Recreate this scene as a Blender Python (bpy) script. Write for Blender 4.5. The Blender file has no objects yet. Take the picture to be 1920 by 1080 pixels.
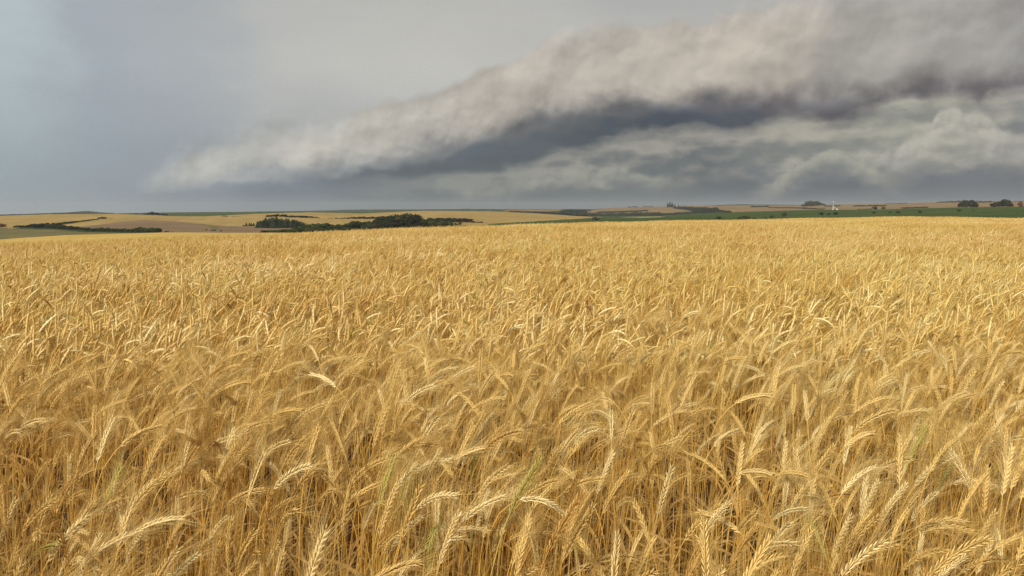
import bpy, math, random
import numpy as np
from mathutils import Vector, Matrix, Euler

# ------------------------------------------------------------------ camera
W, H = 1920.0, 1080.0            # size of the photograph the pixel figures below refer to
F = 1567.0                       # focal length in those pixels
PITCH = math.radians(5.4)
EYE = 1.45
HAZE = 0.00007                  # density of the air
sc = bpy.context.scene
col = sc.collection
cam_data = bpy.data.cameras.new("camera")
cam_data.sensor_width = 36.0
cam_data.lens = 36.0 * F / W
cam_data.clip_start = 0.05
cam_data.clip_end = 60000.0
cam = bpy.data.objects.new("camera", cam_data)
cam.location = (0, 0, EYE)
cam.rotation_euler = (math.radians(90) - PITCH, 0, 0)
col.objects.link(cam)
sc.camera = cam


def pix_dir(x, y):
    """direction (unit) through a pixel of the photograph"""
    xc, yc = (x - W / 2) / F, -(y - H / 2) / F
    v = np.array([xc, math.cos(PITCH) + yc * math.sin(PITCH), -math.sin(PITCH) + yc * math.cos(PITCH)])
    return v / np.linalg.norm(v)


def azel(x, y):
    v = pix_dir(x, y)
    return math.degrees(math.atan2(v[0], v[1])), math.degrees(math.asin(v[2]))


# ------------------------------------------------------------------ render and view
sc.render.engine = 'CYCLES'
sc.view_settings.view_transform = 'Standard'
sc.view_settings.look = 'None'
sc.view_settings.gamma = 1.0
sc.view_settings.exposure = 0.16
sc.view_settings.use_curve_mapping = False
cy = sc.cycles
cy.max_bounces = 4
cy.diffuse_bounces = 3
cy.glossy_bounces = 2
cy.transmission_bounces = 4
cy.volume_bounces = 0
cy.transparent_max_bounces = 4
cy.caustics_reflective = False
cy.caustics_refractive = False
cy.use_adaptive_sampling = True
cy.adaptive_threshold = 0.012
cy.adaptive_min_samples = 24
cy.use_denoising = True
try:
    cy.denoiser = 'OPENIMAGEDENOISE'
    cy.denoising_prefilter = 'FAST'
except Exception:
    pass
sc.render.film_transparent = False

# ------------------------------------------------------------------ sun behind thin cloud, high behind the left shoulder
SUN_EL, SUN_AZ = math.radians(38), math.radians(-155)      # azimuth from +Y towards +X
sun_data = bpy.data.lights.new("sun", 'SUN')
sun_data.energy = 4.6
sun_data.angle = math.radians(11)
sun_data.color = (1.0, 0.93, 0.80)
sun = bpy.data.objects.new("sun", sun_data)
sd = Vector((math.sin(SUN_AZ) * math.cos(SUN_EL), math.cos(SUN_AZ) * math.cos(SUN_EL), math.sin(SUN_EL)))
sun.rotation_euler = sd.to_track_quat('Z', 'Y').to_euler()
sun.location = sd * 50
col.objects.link(sun)


# ------------------------------------------------------------------ small node language
def lin(r, g, b):
    def f(c):
        c /= 255.0
        return c / 12.92 if c <= 0.04045 else ((c + 0.055) / 1.055) ** 2.4
    return (f(r), f(g), f(b), 1.0)


class NT:
    def __init__(self, tree):
        self.t = tree

    def put(self, sock, v):
        if isinstance(v, bpy.types.NodeSocket):
            self.t.links.new(v, sock)
        elif v is not None:
            sock.default_value = v

    def m(self, op, a, b=None, c=None, clamp=False):
        n = self.t.nodes.new('ShaderNodeMath')
        n.operation = op
        n.use_clamp = clamp
        for i, v in enumerate((a, b, c)):
            if v is not None:
                self.put(n.inputs[i], v)
        return n.outputs[0]

    def add(self, a, b): return self.m('ADD', a, b)
    def sub(self, a, b): return self.m('SUBTRACT', a, b)
    def mul(self, a, b): return self.m('MULTIPLY', a, b)
    def div(self, a, b): return self.m('DIVIDE', a, b)

    def ss(self, x, a, b, lo=0.0, hi=1.0):
        n = self.t.nodes.new('ShaderNodeMapRange')
        n.interpolation_type = 'SMOOTHSTEP'
        for i, v in enumerate((x, a, b, lo, hi)):
            self.put(n.inputs[i], v)
        return n.outputs[0]

    def lerp(self, x, a, b, lo=0.0, hi=1.0):
        n = self.t.nodes.new('ShaderNodeMapRange')
        for i, v in enumerate((x, a, b, lo, hi)):
            self.put(n.inputs[i], v)
        return n.outputs[0]

    def vec(self, x, y, z=0.0):
        n = self.t.nodes.new('ShaderNodeCombineXYZ')
        for i, v in enumerate((x, y, z)):
            self.put(n.inputs[i], v)
        return n.outputs[0]

    def noise(self, v, scale=1.0, detail=4.0, rough=0.5, dist=0.0, color=False):
        n = self.t.nodes.new('ShaderNodeTexNoise')
        self.put(n.inputs['Vector'], v)
        n.inputs['Scale'].default_value = scale
        n.inputs['Detail'].default_value = detail
        n.inputs['Roughness'].default_value = rough
        n.inputs['Distortion'].default_value = dist
        return n.outputs['Color' if color else 0]

    def mix(self, f, a, b, blend='MIX'):
        n = self.t.nodes.new('ShaderNodeMix')
        n.data_type = 'RGBA'
        n.blend_type = blend
        n.clamp_factor = True
        self.put(n.inputs[0], f)
        self.put(n.inputs[6], a)
        self.put(n.inputs[7], b)
        return n.outputs[2]

    def scale_col(self, c, f):
        n = self.t.nodes.new('ShaderNodeVectorMath')
        n.operation = 'SCALE'
        self.put(n.inputs[0], c)
        self.put(n.inputs['Scale'], f)
        return n.outputs[0]

    def curve(self, x, pts):
        """a function of one number given by points"""
        pts = sorted(pts)
        x0, x1 = pts[0][0], pts[-1][0]
        ys = [p[1] for p in pts]
        y0, y1 = min(ys), max(ys)
        if y1 - y0 < 1e-9:
            y1 = y0 + 1
        n = self.t.nodes.new('ShaderNodeFloatCurve')
        cm = n.mapping
        cm.extend = 'HORIZONTAL'
        c = cm.curves[0]
        P = [((px - x0) / (x1 - x0), (py - y0) / (y1 - y0)) for px, py in pts]
        c.points[0].location = P[0]
        c.points[1].location = P[-1]
        for p in P[1:-1]:
            c.points.new(*p)
        for p in c.points:
            p.handle_type = 'AUTO_CLAMPED'
        cm.update()
        self.put(n.inputs['Value'], self.lerp(x, x0, x1))
        return self.add(self.mul(n.outputs[0], y1 - y0), y0)

    def ramp(self, x, stops):
        n = self.t.nodes.new('ShaderNodeValToRGB')
        r = n.color_ramp
        r.interpolation = 'EASE'
        stops = sorted(stops, key=lambda s: s[0])
        r.elements[0].position, r.elements[0].color = stops[0]
        r.elements[1].position, r.elements[1].color = stops[-1]
        for p, cc in stops[1:-1]:
            e = r.elements.new(p)
            e.color = cc
        self.put(n.inputs[0], x)
        return n.outputs[0]


# ------------------------------------------------------------------ world: overcast sky with a shelf cloud
world = bpy.data.worlds.new("World")
sc.world = world
world.use_nodes = True
wt = world.node_tree
wt.nodes.clear()


def build_sky():
    n = NT(wt)
    tc = wt.nodes.new('ShaderNodeTexCoord')
    sep = wt.nodes.new('ShaderNodeSeparateXYZ')
    wt.links.new(tc.outputs['Generated'], sep.inputs[0])
    X, Y, Z = sep.outputs
    R2D = 180 / math.pi
    az = n.mul(n.m('ARCTAN2', X, Y), R2D)
    el = n.mul(n.m('ARCSINE', Z), R2D)

    def line(pix, more=()):
        return [azel(*p) for p in pix] + list(more)

    def along(pix):           # (pixel x at mid sky) -> value
        return [(azel(x, 250)[0], v) for x, v in pix]

    # gentle warp, so that no boundary is ruler-drawn
    wv = n.noise(n.vec(n.mul(az, 0.16), n.mul(el, 0.30), 3.1), 1.0, 6, 0.58, color=True)
    ws = wt.nodes.new('ShaderNodeSeparateXYZ')
    wt.links.new(wv, ws.inputs[0])
    wx = n.sub(ws.outputs[0], 0.5)
    wy = n.sub(ws.outputs[1], 0.5)
    azn = n.lerp(n.add(az, n.mul(wx, 7.0)), -40, 40)

    def cols(rows):          # colour along the sky: (pixel x, r, g, b)
        return n.ramp(azn, [((azel(x, 250)[0] + 40) / 80, lin(*c)) for x, *c in rows])

    # 1 --- high pale overcast
    base = cols([(-300, 184, 196, 200), (20, 180, 192, 195), (180, 166, 174, 181), (330, 171, 176, 180), (560, 190, 190, 186),
                 (800, 195, 194, 188), (1000, 190, 189, 184), (1300, 180, 179, 176), (2100, 176, 175, 172)])
    low = cols([(-300, 156, 169, 174), (0, 152, 165, 170), (120, 148, 159, 166), (260, 144, 154, 163), (450, 140, 150, 159), (2100, 136, 144, 152)])
    base = n.mix(n.ss(n.add(el, n.mul(wy, 2.0)), 9.5, 0.0), base, low)
    hi = n.ss(n.add(el, n.mul(wy, 4.0)), 10, 18)
    base = n.mix(n.mul(hi, 0.85), base, cols([(-300, 186, 199, 198), (0, 182, 195, 196), (200, 168, 174, 181), (400, 161, 167, 171), (700, 176, 177, 174),
                                             (950, 182, 182, 178), (1120, 170, 174, 173), (2100, 166, 166, 165)]))
    st = n.noise(n.vec(n.mul(az, 0.05), n.mul(el, 0.16), 7.7), 1.0, 4, 0.5)
    base = n.scale_col(base, n.lerp(st, 0.25, 0.75, 0.94, 1.06))

    # 2 --- dark wall of rain below the shelf
    upper = n.curve(az, line([(250, 338), (300, 302), (370, 264), (470, 234), (640, 212), (760, 182), (880, 152), (950, 120),
                              (1040, 75), (1130, 42), (1250, 32), (1400, 14), (1600, -14), (1920, -40)], [(45, 26.0), (60, 27.0)]))
    lower = n.curve(az, line([(250, 366), (400, 350), (520, 334), (640, 322), (760, 304), (860, 278), (940, 256), (1020, 232),
                              (1120, 214), (1250, 202), (1400, 196), (1500, 198), (1620, 188), (1740, 172), (1920, 154)], [(45, 9.4), (60, 9.6)]))
    dark = cols([(-300, 148, 160, 167), (0, 146, 158, 164), (200, 138, 148, 156), (330, 124, 134, 143), (480, 110, 120, 129), (700, 100, 108, 113), (1000, 94, 101, 105), (1300, 94, 100, 105),
                 (1600, 98, 103, 110), (2100, 104, 107, 114)])
    deep = cols([(0, 146, 158, 164), (330, 128, 138, 147), (500, 110, 120, 130), (700, 98, 107, 115), (820, 88, 96, 103), (1000, 84, 91, 97), (1130, 76, 84, 93), (1280, 71, 78, 89),
                 (1400, 77, 80, 89), (1500, 88, 85, 91), (1650, 95, 91, 96), (1900, 106, 100, 105), (2100, 108, 103, 107)])
    elw = n.add(el, n.mul(wy, 1.0))
    nd = n.noise(n.vec(n.mul(az, 0.10), n.mul(el, 0.5), 12.3), 1.0, 4, 0.5)
    wall = n.mix(n.ss(n.sub(lower, elw), 1.2, 4.2), deep, dark)
    wall = n.scale_col(wall, n.lerp(nd, 0.3, 0.7, 0.82, 1.22))
    wallmask = n.mul(n.ss(n.sub(elw, lower), 1.6, -0.6), n.ss(n.add(az, n.mul(wx, 8)), -26, -14))
    sky = n.mix(wallmask, base, wall)

    # 3 --- sunlit lower cumulus beyond the shelf
    topl = n.curve(az, line([(560, 352), (640, 340), (760, 326), (900, 324), (980, 312), (1060, 282), (1160, 268), (1290, 258), (1420, 243),
                             (1480, 226), (1560, 212), (1680, 192), (1780, 186), (1920, 174)], [(45, 8.2), (60, 8.6)]))
    botl = n.curve(az, line([(560, 362), (700, 374), (860, 380), (1000, 376), (1150, 362), (1300, 344), (1440, 336), (1520, 334), (1640, 338),
                             (1760, 336), (1850, 326), (1920, 300)], [(45, 2.0), (60, 1.4)]))
    cu_t = n.div(n.sub(el, botl), n.m('MAXIMUM', n.sub(topl, botl), 0.4))
    pcx, pcy = n.add(az, n.mul(wx, 1.0)), n.add(el, n.mul(wy, 0.5))

    def heap(ox, oy):
        return n.noise(n.vec(n.mul(n.add(pcx, ox), 0.21), n.mul(n.add(pcy, oy), 0.40), 21.7), 1.0, 6, 0.52)
    c1, c2 = heap(0, 0), heap(-0.4, 0.6)
    emb = n.sub(c1, c2)
    stre = n.noise(n.vec(n.mul(pcx, 0.07), n.mul(n.sub(pcy, n.mul(pcx, 0.045)), 0.75), 5.5), 1.0, 3, 0.45)
    cu_l = cols([(500, 122, 130, 135), (700, 128, 132, 132), (900, 142, 144, 137), (1060, 157, 154, 144), (1300, 160, 156, 146), (1500, 175, 170, 157), (1700, 180, 177, 162), (1850, 178, 174, 161), (2100, 176, 172, 160)])
    cu_d = cols([(500, 108, 118, 125), (700, 104, 111, 115), (1000, 92, 100, 105), (1300, 103, 108, 110), (1500, 126, 129, 124), (1800, 138, 139, 132), (1900, 126, 128, 127)])
    lum = n.add(n.add(n.mul(n.sub(stre, 0.5), 1.9), n.mul(emb, 2.8)), n.lerp(cu_t, 0, 1, 0.40, 0.70))
    cu = n.mix(n.ss(lum, 0.05, 0.95), cu_d, cu_l)
    cu_a = n.mul(n.ss(n.add(cu_t, n.mul(n.sub(c1, 0.5), 1.5)), -0.18, 0.50),
                 n.ss(n.add(n.add(cu_t, n.mul(n.sub(c1, 0.5), 1.2)), n.mul(wy, 0.5)), 1.22, 0.86))
    cu_a = n.mul(cu_a, n.ss(az, -14, -5, 0.0, 0.95))
    # the heaps one can tell apart in it, the brightest a tower at the right
    def bill(ox, oy):
        return n.noise(n.vec(n.mul(n.add(az, ox), 0.8), n.mul(n.add(el, oy), 0.9), 4.4), 1.0, 6, 0.56)
    bil, bl2 = bill(0, 0), bill(-0.22, 0.35)
    lit = n.sub(bil, bl2)

    def tower(pix, depth, shade, light, op):
        nonlocal cu, cu_a
        top = n.curve(az, line(pix))
        dep = n.add(n.add(n.sub(top, el), n.mul(n.sub(bil, 0.5), 1.5)), n.mul(wy, 0.7))
        m = n.mul(n.ss(dep, -0.12, 0.42), n.ss(dep, depth, depth * 0.25))
        m = n.mul(m, n.mul(n.ss(az, azel(*pix[0])[0], azel(*pix[2])[0]), n.ss(az, azel(*pix[-1])[0], azel(*pix[-3])[0])))
        cu = n.mix(n.mul(m, op), cu, n.mix(n.ss(n.sub(lit, n.mul(dep, 0.06)), -0.30, 0.08), lin(*shade), lin(*light)))
        cu_a = n.m('MAXIMUM', cu_a, n.mul(m, op))
    tower([(840, 366), (870, 358), (893, 350), (915, 346), (938, 352), (955, 360), (985, 368)], 1.0, (118, 122, 116), (150, 150, 140), 0.8)
    tower([(930, 356), (965, 346), (1000, 334), (1040, 318), (1090, 311), (1150, 313), (1220, 324), (1290, 336), (1340, 348)], 1.7, (122, 126, 120), (160, 159, 147), 0.8)
    tower([(1390, 356), (1430, 340), (1470, 318), (1500, 300), (1530, 284), (1562, 280), (1592, 285), (1625, 300), (1660, 318), (1710, 345)], 1.9, (134, 137, 130), (172, 170, 155), 0.85)
    tower([(1600, 310), (1640, 290), (1690, 266), (1735, 250), (1758, 216), (1776, 203), (1792, 203), (1808, 211), (1828, 207), (1846, 214), (1862, 231),
           (1884, 244), (1920, 248), (1980, 258), (2050, 300)], 3.4, (160, 157, 147), (194, 189, 176), 0.78)
    sky = n.mix(cu_a, sky, cu)

    # 4 --- the shelf cloud, in coordinates along (w) and across (s) it so that billows grow with its size
    thick = n.m('MAXIMUM', n.sub(upper, lower), 0.5)
    s = n.div(n.sub(el, lower), thick)
    xs = np.linspace(200, 2000, 60)
    wpts, acc, prev = [], 0.0, None
    for x in xs:
        t = np.interp(x, [250, 470, 760, 1040, 1400, 1920], [1.6, 4.2, 4.6, 5.8, 6.6, 7.2])
        a = azel(x, 250)[0]
        if prev is not None:
            acc += (a - prev) / t
        prev = a
        wpts.append((a, acc))
    w = n.curve(az, wpts[::3] + [(45, wpts[-1][1] + 1.6)])
    tsm = n.curve(az, [(azel(x, 250)[0], t) for x, t in zip((250, 470, 760, 1040, 1400, 1920), (2.6, 4.2, 4.6, 5.8, 6.6, 7.2))])
    sw = n.div(n.add(el, n.mul(wy, 1.0)), tsm)
    wp = n.add(w, n.mul(wx, 0.2))

    def puff(ox, oy, z, sx, sy, det, rough=0.5):
        return n.noise(n.vec(n.mul(n.add(wp, ox), sx), n.mul(n.add(sw, oy), sy), z), 1.0, det, rough)
    b1, b1s = puff(0, 0, 2.2, 1.6, 1.6, 5, 0.45), puff(-0.08, 0.2, 2.2, 1.6, 1.6, 5, 0.45)
    b2, b2s = puff(0, 0, 9.4, 4.0, 4.2, 6, 0.52), puff(-0.03, 0.06, 9.4, 4.0, 4.2, 6, 0.52)
    relief = n.add(n.mul(n.sub(b1, b1s), 1.25), n.mul(n.sub(b2, b2s), 0.62))
    topcol = cols([(250, 168, 173, 174), (400, 184, 184, 178), (600, 192, 188, 179), (760, 188, 183, 173), (950, 188, 180, 169), (1100, 184, 177, 166), (1350, 190, 181, 169),
                   (1480, 180, 172, 161), (1580, 165, 161, 154), (1750, 164, 160, 154), (1900, 154, 151, 147), (2100, 154, 151, 147)])
    botcol = cols([(250, 158, 164, 168), (450, 152, 157, 160), (640, 138, 142, 144), (860, 120, 122, 123), (1000, 104, 105, 107), (1250, 96, 96, 99), (1400, 98, 95, 99), (1500, 106, 101, 103),
                   (1700, 106, 101, 103), (1900, 112, 107, 109), (2100, 112, 107, 109)])
    grad = n.ss(n.add(s, n.add(n.mul(n.sub(b1, 0.5), 0.55), n.mul(n.sub(b2, 0.5), 0.22))), -0.06, n.ss(az, -8, 12, 0.46, 0.30))
    shelf = n.mix(grad, botcol, topcol)
    far_l = n.ss(az, azel(700, 200)[0], azel(600, 200)[0])
    shelf = n.mix(n.mul(n.ss(s, 0.45, 1.0), n.mul(far_l, 0.7)), shelf, base)
    crown = n.mul(n.mul(n.ss(s, 0.62, 0.98), n.ss(az, azel(600, 200)[0], azel(690, 200)[0])), n.ss(az, azel(1000, 200)[0], azel(900, 200)[0]))
    shelf = n.scale_col(shelf, n.lerp(crown, 0, 1, 1.0, 0.80))
    shelf = n.mix(n.mul(n.ss(s, 0.75, 1.1), n.ss(az, azel(950, 200)[0], azel(1100, 200)[0], 0.0, 0.45)), shelf, base)
    shelf = n.scale_col(shelf, n.m('MAXIMUM', n.add(1.0, n.mul(relief, n.ss(az, -22, 0, 0.45, 0.80))), 0.4))
    e_up = n.add(1.0, n.add(n.mul(n.sub(b1, 0.5), 0.55), n.mul(n.sub(b2, 0.5), 0.25)))
    soft = n.mix(far_l, (0.10,) * 3 + (1,), (0.30,) * 3 + (1,))
    up_a = n.ss(n.sub(s, e_up), soft, n.mul(soft, -1.0))
    e_lo = n.add(n.mul(n.sub(b1, 0.5), 0.5), n.mul(n.sub(b2, 0.5), 0.40))
    lo_a = n.ss(n.sub(s, e_lo), -0.13, 0.07)
    sh_a = n.mul(n.mul(up_a, lo_a), n.ss(n.add(az, n.mul(wx, 3.0)), azel(255, 340)[0] - 0.6, azel(330, 340)[0] + 1.0))
    sky = n.mix(sh_a, sky, shelf)

    # a few bright breaks above the shelf, high at the right
    brk = n.noise(n.vec(n.mul(az, 0.55), n.mul(el, 0.9), 33.0), 1.0, 4, 0.55)
    bm = n.mul(n.ss(n.add(el, n.mul(n.sub(brk, 0.5), 2.6)), 18.6, 19.3), n.mul(n.ss(az, 17, 21), n.ss(az, 34, 27)))
    sky = n.mix(n.mul(bm, n.ss(el, 24, 20)), sky, lin(226, 229, 226))

    # a mist towards the horizon, the same all the way round
    hz = n.ss(el, 2.0, -0.3)
    sky = n.mix(n.mul(hz, 0.35), sky, dark)

    bg1 = wt.nodes.new('ShaderNodeBackground')
    nish = wt.nodes.new('ShaderNodeTexSky')
    nish.sky_type = 'NISHITA'
    nish.sun_disc = False
    nish.sun_elevation = SUN_EL
    nish.sun_rotation = SUN_AZ
    wt.links.new(nish.outputs[0], bg1.inputs[0])
    bg1.inputs[1].default_value = 0.06
    bg2 = wt.nodes.new('ShaderNodeBackground')
    wt.links.new(sky, bg2.inputs[0])
    bg2.inputs[1].default_value = 0.895
    ms = wt.nodes.new('ShaderNodeMixShader')
    ms.inputs[0].default_value = 0.985        # the cloud deck is nearly closed
    wt.links.new(bg1.outputs[0], ms.inputs[1])
    wt.links.new(bg2.outputs[0], ms.inputs[2])
    out = wt.nodes.new('ShaderNodeOutputWorld')
    wt.links.new(ms.outputs[0], out.inputs[0])


build_sky()
world.cycles.sampling_method = 'NONE'       # an even sky needs no importance map


# ------------------------------------------------------------------ helpers for meshes
def tag(o, label=None, cat=None, group=None, kind=None):
    if label:
        o["label"] = label
    if cat:
        o["category"] = cat
    if group:
        o["group"] = group
    if kind:
        o["kind"] = kind
    return o


def mesh_np(name, verts, faces, mats=(), smooth=False):
    """mesh from an (n,3) array and an (m,3) or (m,4) array of indices"""
    me = bpy.data.meshes.new(name)
    verts = np.asarray(verts, dtype=np.float32)
    faces = np.asarray(faces, dtype=np.int32)
    k = faces.shape[1]
    me.vertices.add(len(verts))
    me.vertices.foreach_set("co", verts.ravel())
    me.loops.add(faces.size)
    me.loops.foreach_set("vertex_index", faces.ravel())
    me.polygons.add(len(faces))
    me.polygons.foreach_set("loop_start", np.arange(0, faces.size, k, dtype=np.int32))
    if smooth:
        me.polygons.foreach_set("use_smooth", np.ones(len(faces), dtype=bool))
    for m in mats:
        me.materials.append(m)
    me.update(calc_edges=True)
    return me


def obj(name, me, parent=None):
    o = bpy.data.objects.new(name, me)
    col.objects.link(o)
    if parent:
        o.parent = parent
    return o


def new_mat(name):
    m = bpy.data.materials.new(name)
    m.use_nodes = True
    t = m.node_tree
    t.nodes.clear()
    out = t.nodes.new('ShaderNodeOutputMaterial')
    return m, NT(t), out


def field_mat(name, c0, c1, scale=0.02, row_dir=0.4, row=0.0, rough=0.9):
    """a crop seen from afar: two tints in drifting patches, faint drill rows"""
    m, n, out = new_mat(name)
    g = n.t.nodes.new('ShaderNodeNewGeometry')
    a = n.noise(g.outputs['Position'], scale, 5, 0.6)
    b = n.noise(g.outputs['Position'], scale * 14, 3, 0.6)
    f = n.add(n.mul(a, 0.75), n.mul(b, 0.35))
    colr = n.mix(n.ss(f, 0.36, 0.74), c0, c1)
    if row:
        sp = n.t.nodes.new('ShaderNodeSeparateXYZ')
        n.t.links.new(g.outputs['Position'], sp.inputs[0])
        ph = n.add(n.add(n.mul(sp.outputs[0], math.cos(row_dir)), n.mul(sp.outputs[1], math.sin(row_dir))), n.mul(a, 60))
        st = n.m('SINE', n.mul(ph, 0.22))
        colr = n.scale_col(colr, n.lerp(st, -1, 1, 1 - row, 1 + row))
    p = n.t.nodes.new('ShaderNodeBsdfDiffuse')
    n.put(p.inputs[0], colr)
    n.t.links.new(p.outputs[0], out.inputs[0])
    return m


M = {}
M['soil'] = field_mat('soil', (0.065, 0.034, 0.018, 1), (0.115, 0.064, 0.033, 1), 3.0)
M['gold'] = field_mat('far_wheat_shaded', (0.2511, 0.1693, 0.0614, 1), (0.3162, 0.2213, 0.0884, 1), 0.010, 0.3, 0.04)  # cloud shade over the far slopes is put into this darker base colour
M['tan'] = field_mat('tan_crop', (0.1581, 0.1042, 0.0539, 1), (0.2232, 0.1507, 0.0763, 1), 0.006, 0.9, 0.05)
M['brown'] = field_mat('fallow', (0.1535, 0.1023, 0.0605, 1), (0.1953, 0.1348, 0.0800, 1), 0.012, 1.1, 0.05)
M['olive'] = field_mat('pasture', (0.1070, 0.0930, 0.0428, 1), (0.1488, 0.1256, 0.0595, 1), 0.012, 0.2, 0.05)
M['green'] = field_mat('soy', (0.038, 0.058, 0.018, 1), (0.062, 0.080, 0.025, 1), 0.008, 0.1, 0.06)
M['dark'] = field_mat('scrub', (0.030, 0.042, 0.020, 1), (0.052, 0.060, 0.028, 1), 0.02)
M['pale'] = field_mat('stubble', (0.2046, 0.1814, 0.0930, 1), (0.2511, 0.2185, 0.1163, 1), 0.02)
M['wheatfar'] = field_mat('canopy', (0.3720, 0.2465, 0.0698, 1), (0.4650, 0.3208, 0.1070, 1), 0.05)

# ------------------------------------------------------------------ the lie of the land
# every ridge line is given by the direction in which the photograph shows it and a distance; the sheet runs smoothly through them
CREST_K = [(0, 466), (200, 455), (400, 446), (560, 440.5), (700, 435), (900, 428), (1120, 420), (1240, 417.5), (1360, 415.5), (1480, 412.5),
           (1600, 410), (1700, 408.5), (1780, 409), (1920, 412)]
EDGE = [(0, 449), (120, 441), (300, 436), (480, 436.5), (560, 436.5), (700, 432.5), (900, 428), (1120, 423), (1240, 421), (1360, 419),
        (1480, 416), (1600, 413.5), (1700, 412), (1920, 415.5)]
TOP1 = [(0, 405), (90, 402.3), (220, 401.2), (330, 405), (385, 405), (480, 400.5), (580, 398.3), (680, 400.4), (760, 396.2), (800, 395), (920, 396.6),
        (1000, 400.2), (1080, 405.2), (1120, 406.6), (1180, 406.5), (1250, 404), (1310, 400.5), (1370, 398), (1515, 394), (1640, 393), (1700, 391), (1800, 388.7), (1920, 388)]
TOP2 = [(0, 404), (150, 400), (220, 401), (310, 399), (360, 397.6), (480, 397.5), (600, 398), (760, 395.2), (920, 394.7), (960, 393.3),
        (1050, 392.4), (1110, 394), (1150, 389.5), (1250, 387.3), (1300, 386), (1400, 384.8), (1515, 385), (1600, 385), (1700, 381.5), (1800, 379.5), (1920, 378)]
TOP3 = [(0, 403), (60, 401), (160, 397.2), (215, 400), (330, 398), (480, 397), (640, 394), (690, 393), (860, 392), (1000, 392), (1100, 392), (1200, 389),
        (1330, 385.5), (1390, 383), (1500, 384.6), (1660, 381.5), (1750, 379), (1920, 376.5)]


def px_x(az):                          # photograph column of an azimuth (degrees), near the horizon
    a = np.clip(az, -50, 50)
    return W / 2 + F * np.tan(np.radians(a)) * 1.0045


def tan_el(az, y):
    """tangent of elevation of photograph row y at azimuth az"""
    yc = -(y - H / 2) / F
    fw = math.cos(PITCH) + yc * math.sin(PITCH)
    up = -math.sin(PITCH) + yc * math.cos(PITCH)
    return up / (fw / np.cos(np.radians(np.clip(az, -50, 50))))


def L(tab, x):
    xs, ys = zip(*tab)
    return np.interp(x, xs, ys)


CANOPY = 0.88


def controls(az):
    """distances and ground heights of the ridges and hollows, for an array of azimuths -> (n, k), (n, k)"""
    back = np.abs(az) > 45
    a = np.where(back, np.sign(az) * (45 - (np.abs(az) - 45) * 45 / 135.0), az)      # behind the camera the land mirrors gently
    x = px_x(a)
    wob = lambda k, ph, am: 1 + am * np.sin(np.radians(a) * k + ph)
    drop = EYE - CANOPY
    tc = -tan_el(a, L(CREST_K, x))
    k = tc ** 2 / (4 * drop)
    dc = np.sqrt(drop / k)
    d, z = [], []
    for f in (0.0, 0.2, 0.4, 0.6, 0.8, 1.0, 1.25, 1.5):
        d.append(dc * f)
        z.append(-k * (dc * f) ** 2)
    dc = np.minimum(dc, 140)

    def ring(dist, y, off=0.0):
        d.append(dist + 0 * a)
        z.append(EYE + (dist + 0 * a) * tan_el(a, y) - off)
    crest, edge = L(CREST_K, x), L(EDGE, x)
    ring(dc * 2.4, crest + 16 + np.interp(x, [0, 900], [8, 0]), CANOPY)
    ring(np.maximum(dc * 3.6, 175), np.maximum(crest, edge) + np.interp(x, [0, 500, 1000], [5, 5, 9]), CANOPY)
    ring(310 * wob(5, 1.0, 0.05) + np.maximum(0, dc - 90) * 2, edge, CANOPY)
    ring(420 * wob(4, 0.3, 0.05) + np.maximum(0, dc - 90) * 2, edge + 14)
    ring(560 * wob(6, 2.0, 0.05), edge + 6)
    t1, t2, t3 = L(TOP1, x), L(TOP2, x), L(TOP3, x)
    ring(820 * wob(5, 0.0, 0.05), np.interp(x, [0, 500, 900, 1200, 1920], [431, 429, 421, 414, 402]))
    ring(1500 * wob(7, 1.0, 0.06), t1)
    ring(1750 * wob(7, 1.0, 0.06), t1 + 3.0)
    ring(2150 * wob(6, 2.0, 0.05), np.maximum(t1 - 1.0, t2 + 1.5))
    ring(3100 * wob(5, 0.5, 0.05), t2)
    ring(3600 * wob(5, 0.5, 0.05), t2 + 2.5)
    ring(5200 * wob(4, 1.5, 0.04), t3)
    ring(6500, t3 + 2.0)
    ring(13000, t3 + 3.0)
    return np.stack(d, 1), np.stack(z, 1)


def pchip(xc, yc, xq):
    """shape-preserving cubic through rows of control points; xc, yc (n,k), xq (n,q)"""
    h = np.diff(xc, axis=1)
    s = np.diff(yc, axis=1) / h
    mm = np.zeros_like(yc)
    w1 = 2 * h[:, 1:] + h[:, :-1]
    w2 = h[:, 1:] + 2 * h[:, :-1]
    same = s[:, :-1] * s[:, 1:] > 0
    with np.errstate(divide='ignore', invalid='ignore'):
        hm = (w1 + w2) / (w1 / s[:, :-1] + w2 / s[:, 1:])
    mm[:, 1:-1] = np.where(same, hm, 0)
    mm[:, 0] = 0
    mm[:, -1] = s[:, -1]
    j = np.zeros(xq.shape, np.int64)
    for c in range(1, xc.shape[1] - 1):
        j += xq >= xc[:, c:c + 1]
    tk = lambda A: np.take_along_axis(A, j, 1)
    hh = tk(h)
    t = np.clip((xq - tk(xc[:, :-1])) / hh, 0, 1)
    y0, y1, m0, m1 = tk(yc[:, :-1]), tk(yc[:, 1:]), tk(mm[:, :-1]), tk(mm[:, 1:])
    t2, t3 = t * t, t * t * t
    return (2 * t3 - 3 * t2 + 1) * y0 + (t3 - 2 * t2 + t) * hh * m0 + (-2 * t3 + 3 * t2) * y1 + (t3 - t2) * hh * m1


def bumps(x, y, d):
    """small swells of the field, fading in with distance from the camera"""
    f = np.clip((d - 2) / 12, 0, 1)
    z = 0.030 * np.sin(x * 0.55 + 0.4) * np.sin(y * 0.43 + 1.0) + 0.035 * np.sin(x * 0.21 + y * 0.17 + 2.0)
    far = np.clip((d - 380) / 300, 0, 1) * 0.5 * np.sin(x * 0.011 + 1.3 + y * 0.004) * np.sin(y * 0.013)
    return z * f * np.clip(1 - (d - 250) / 250, 0, 1) + far


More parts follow.
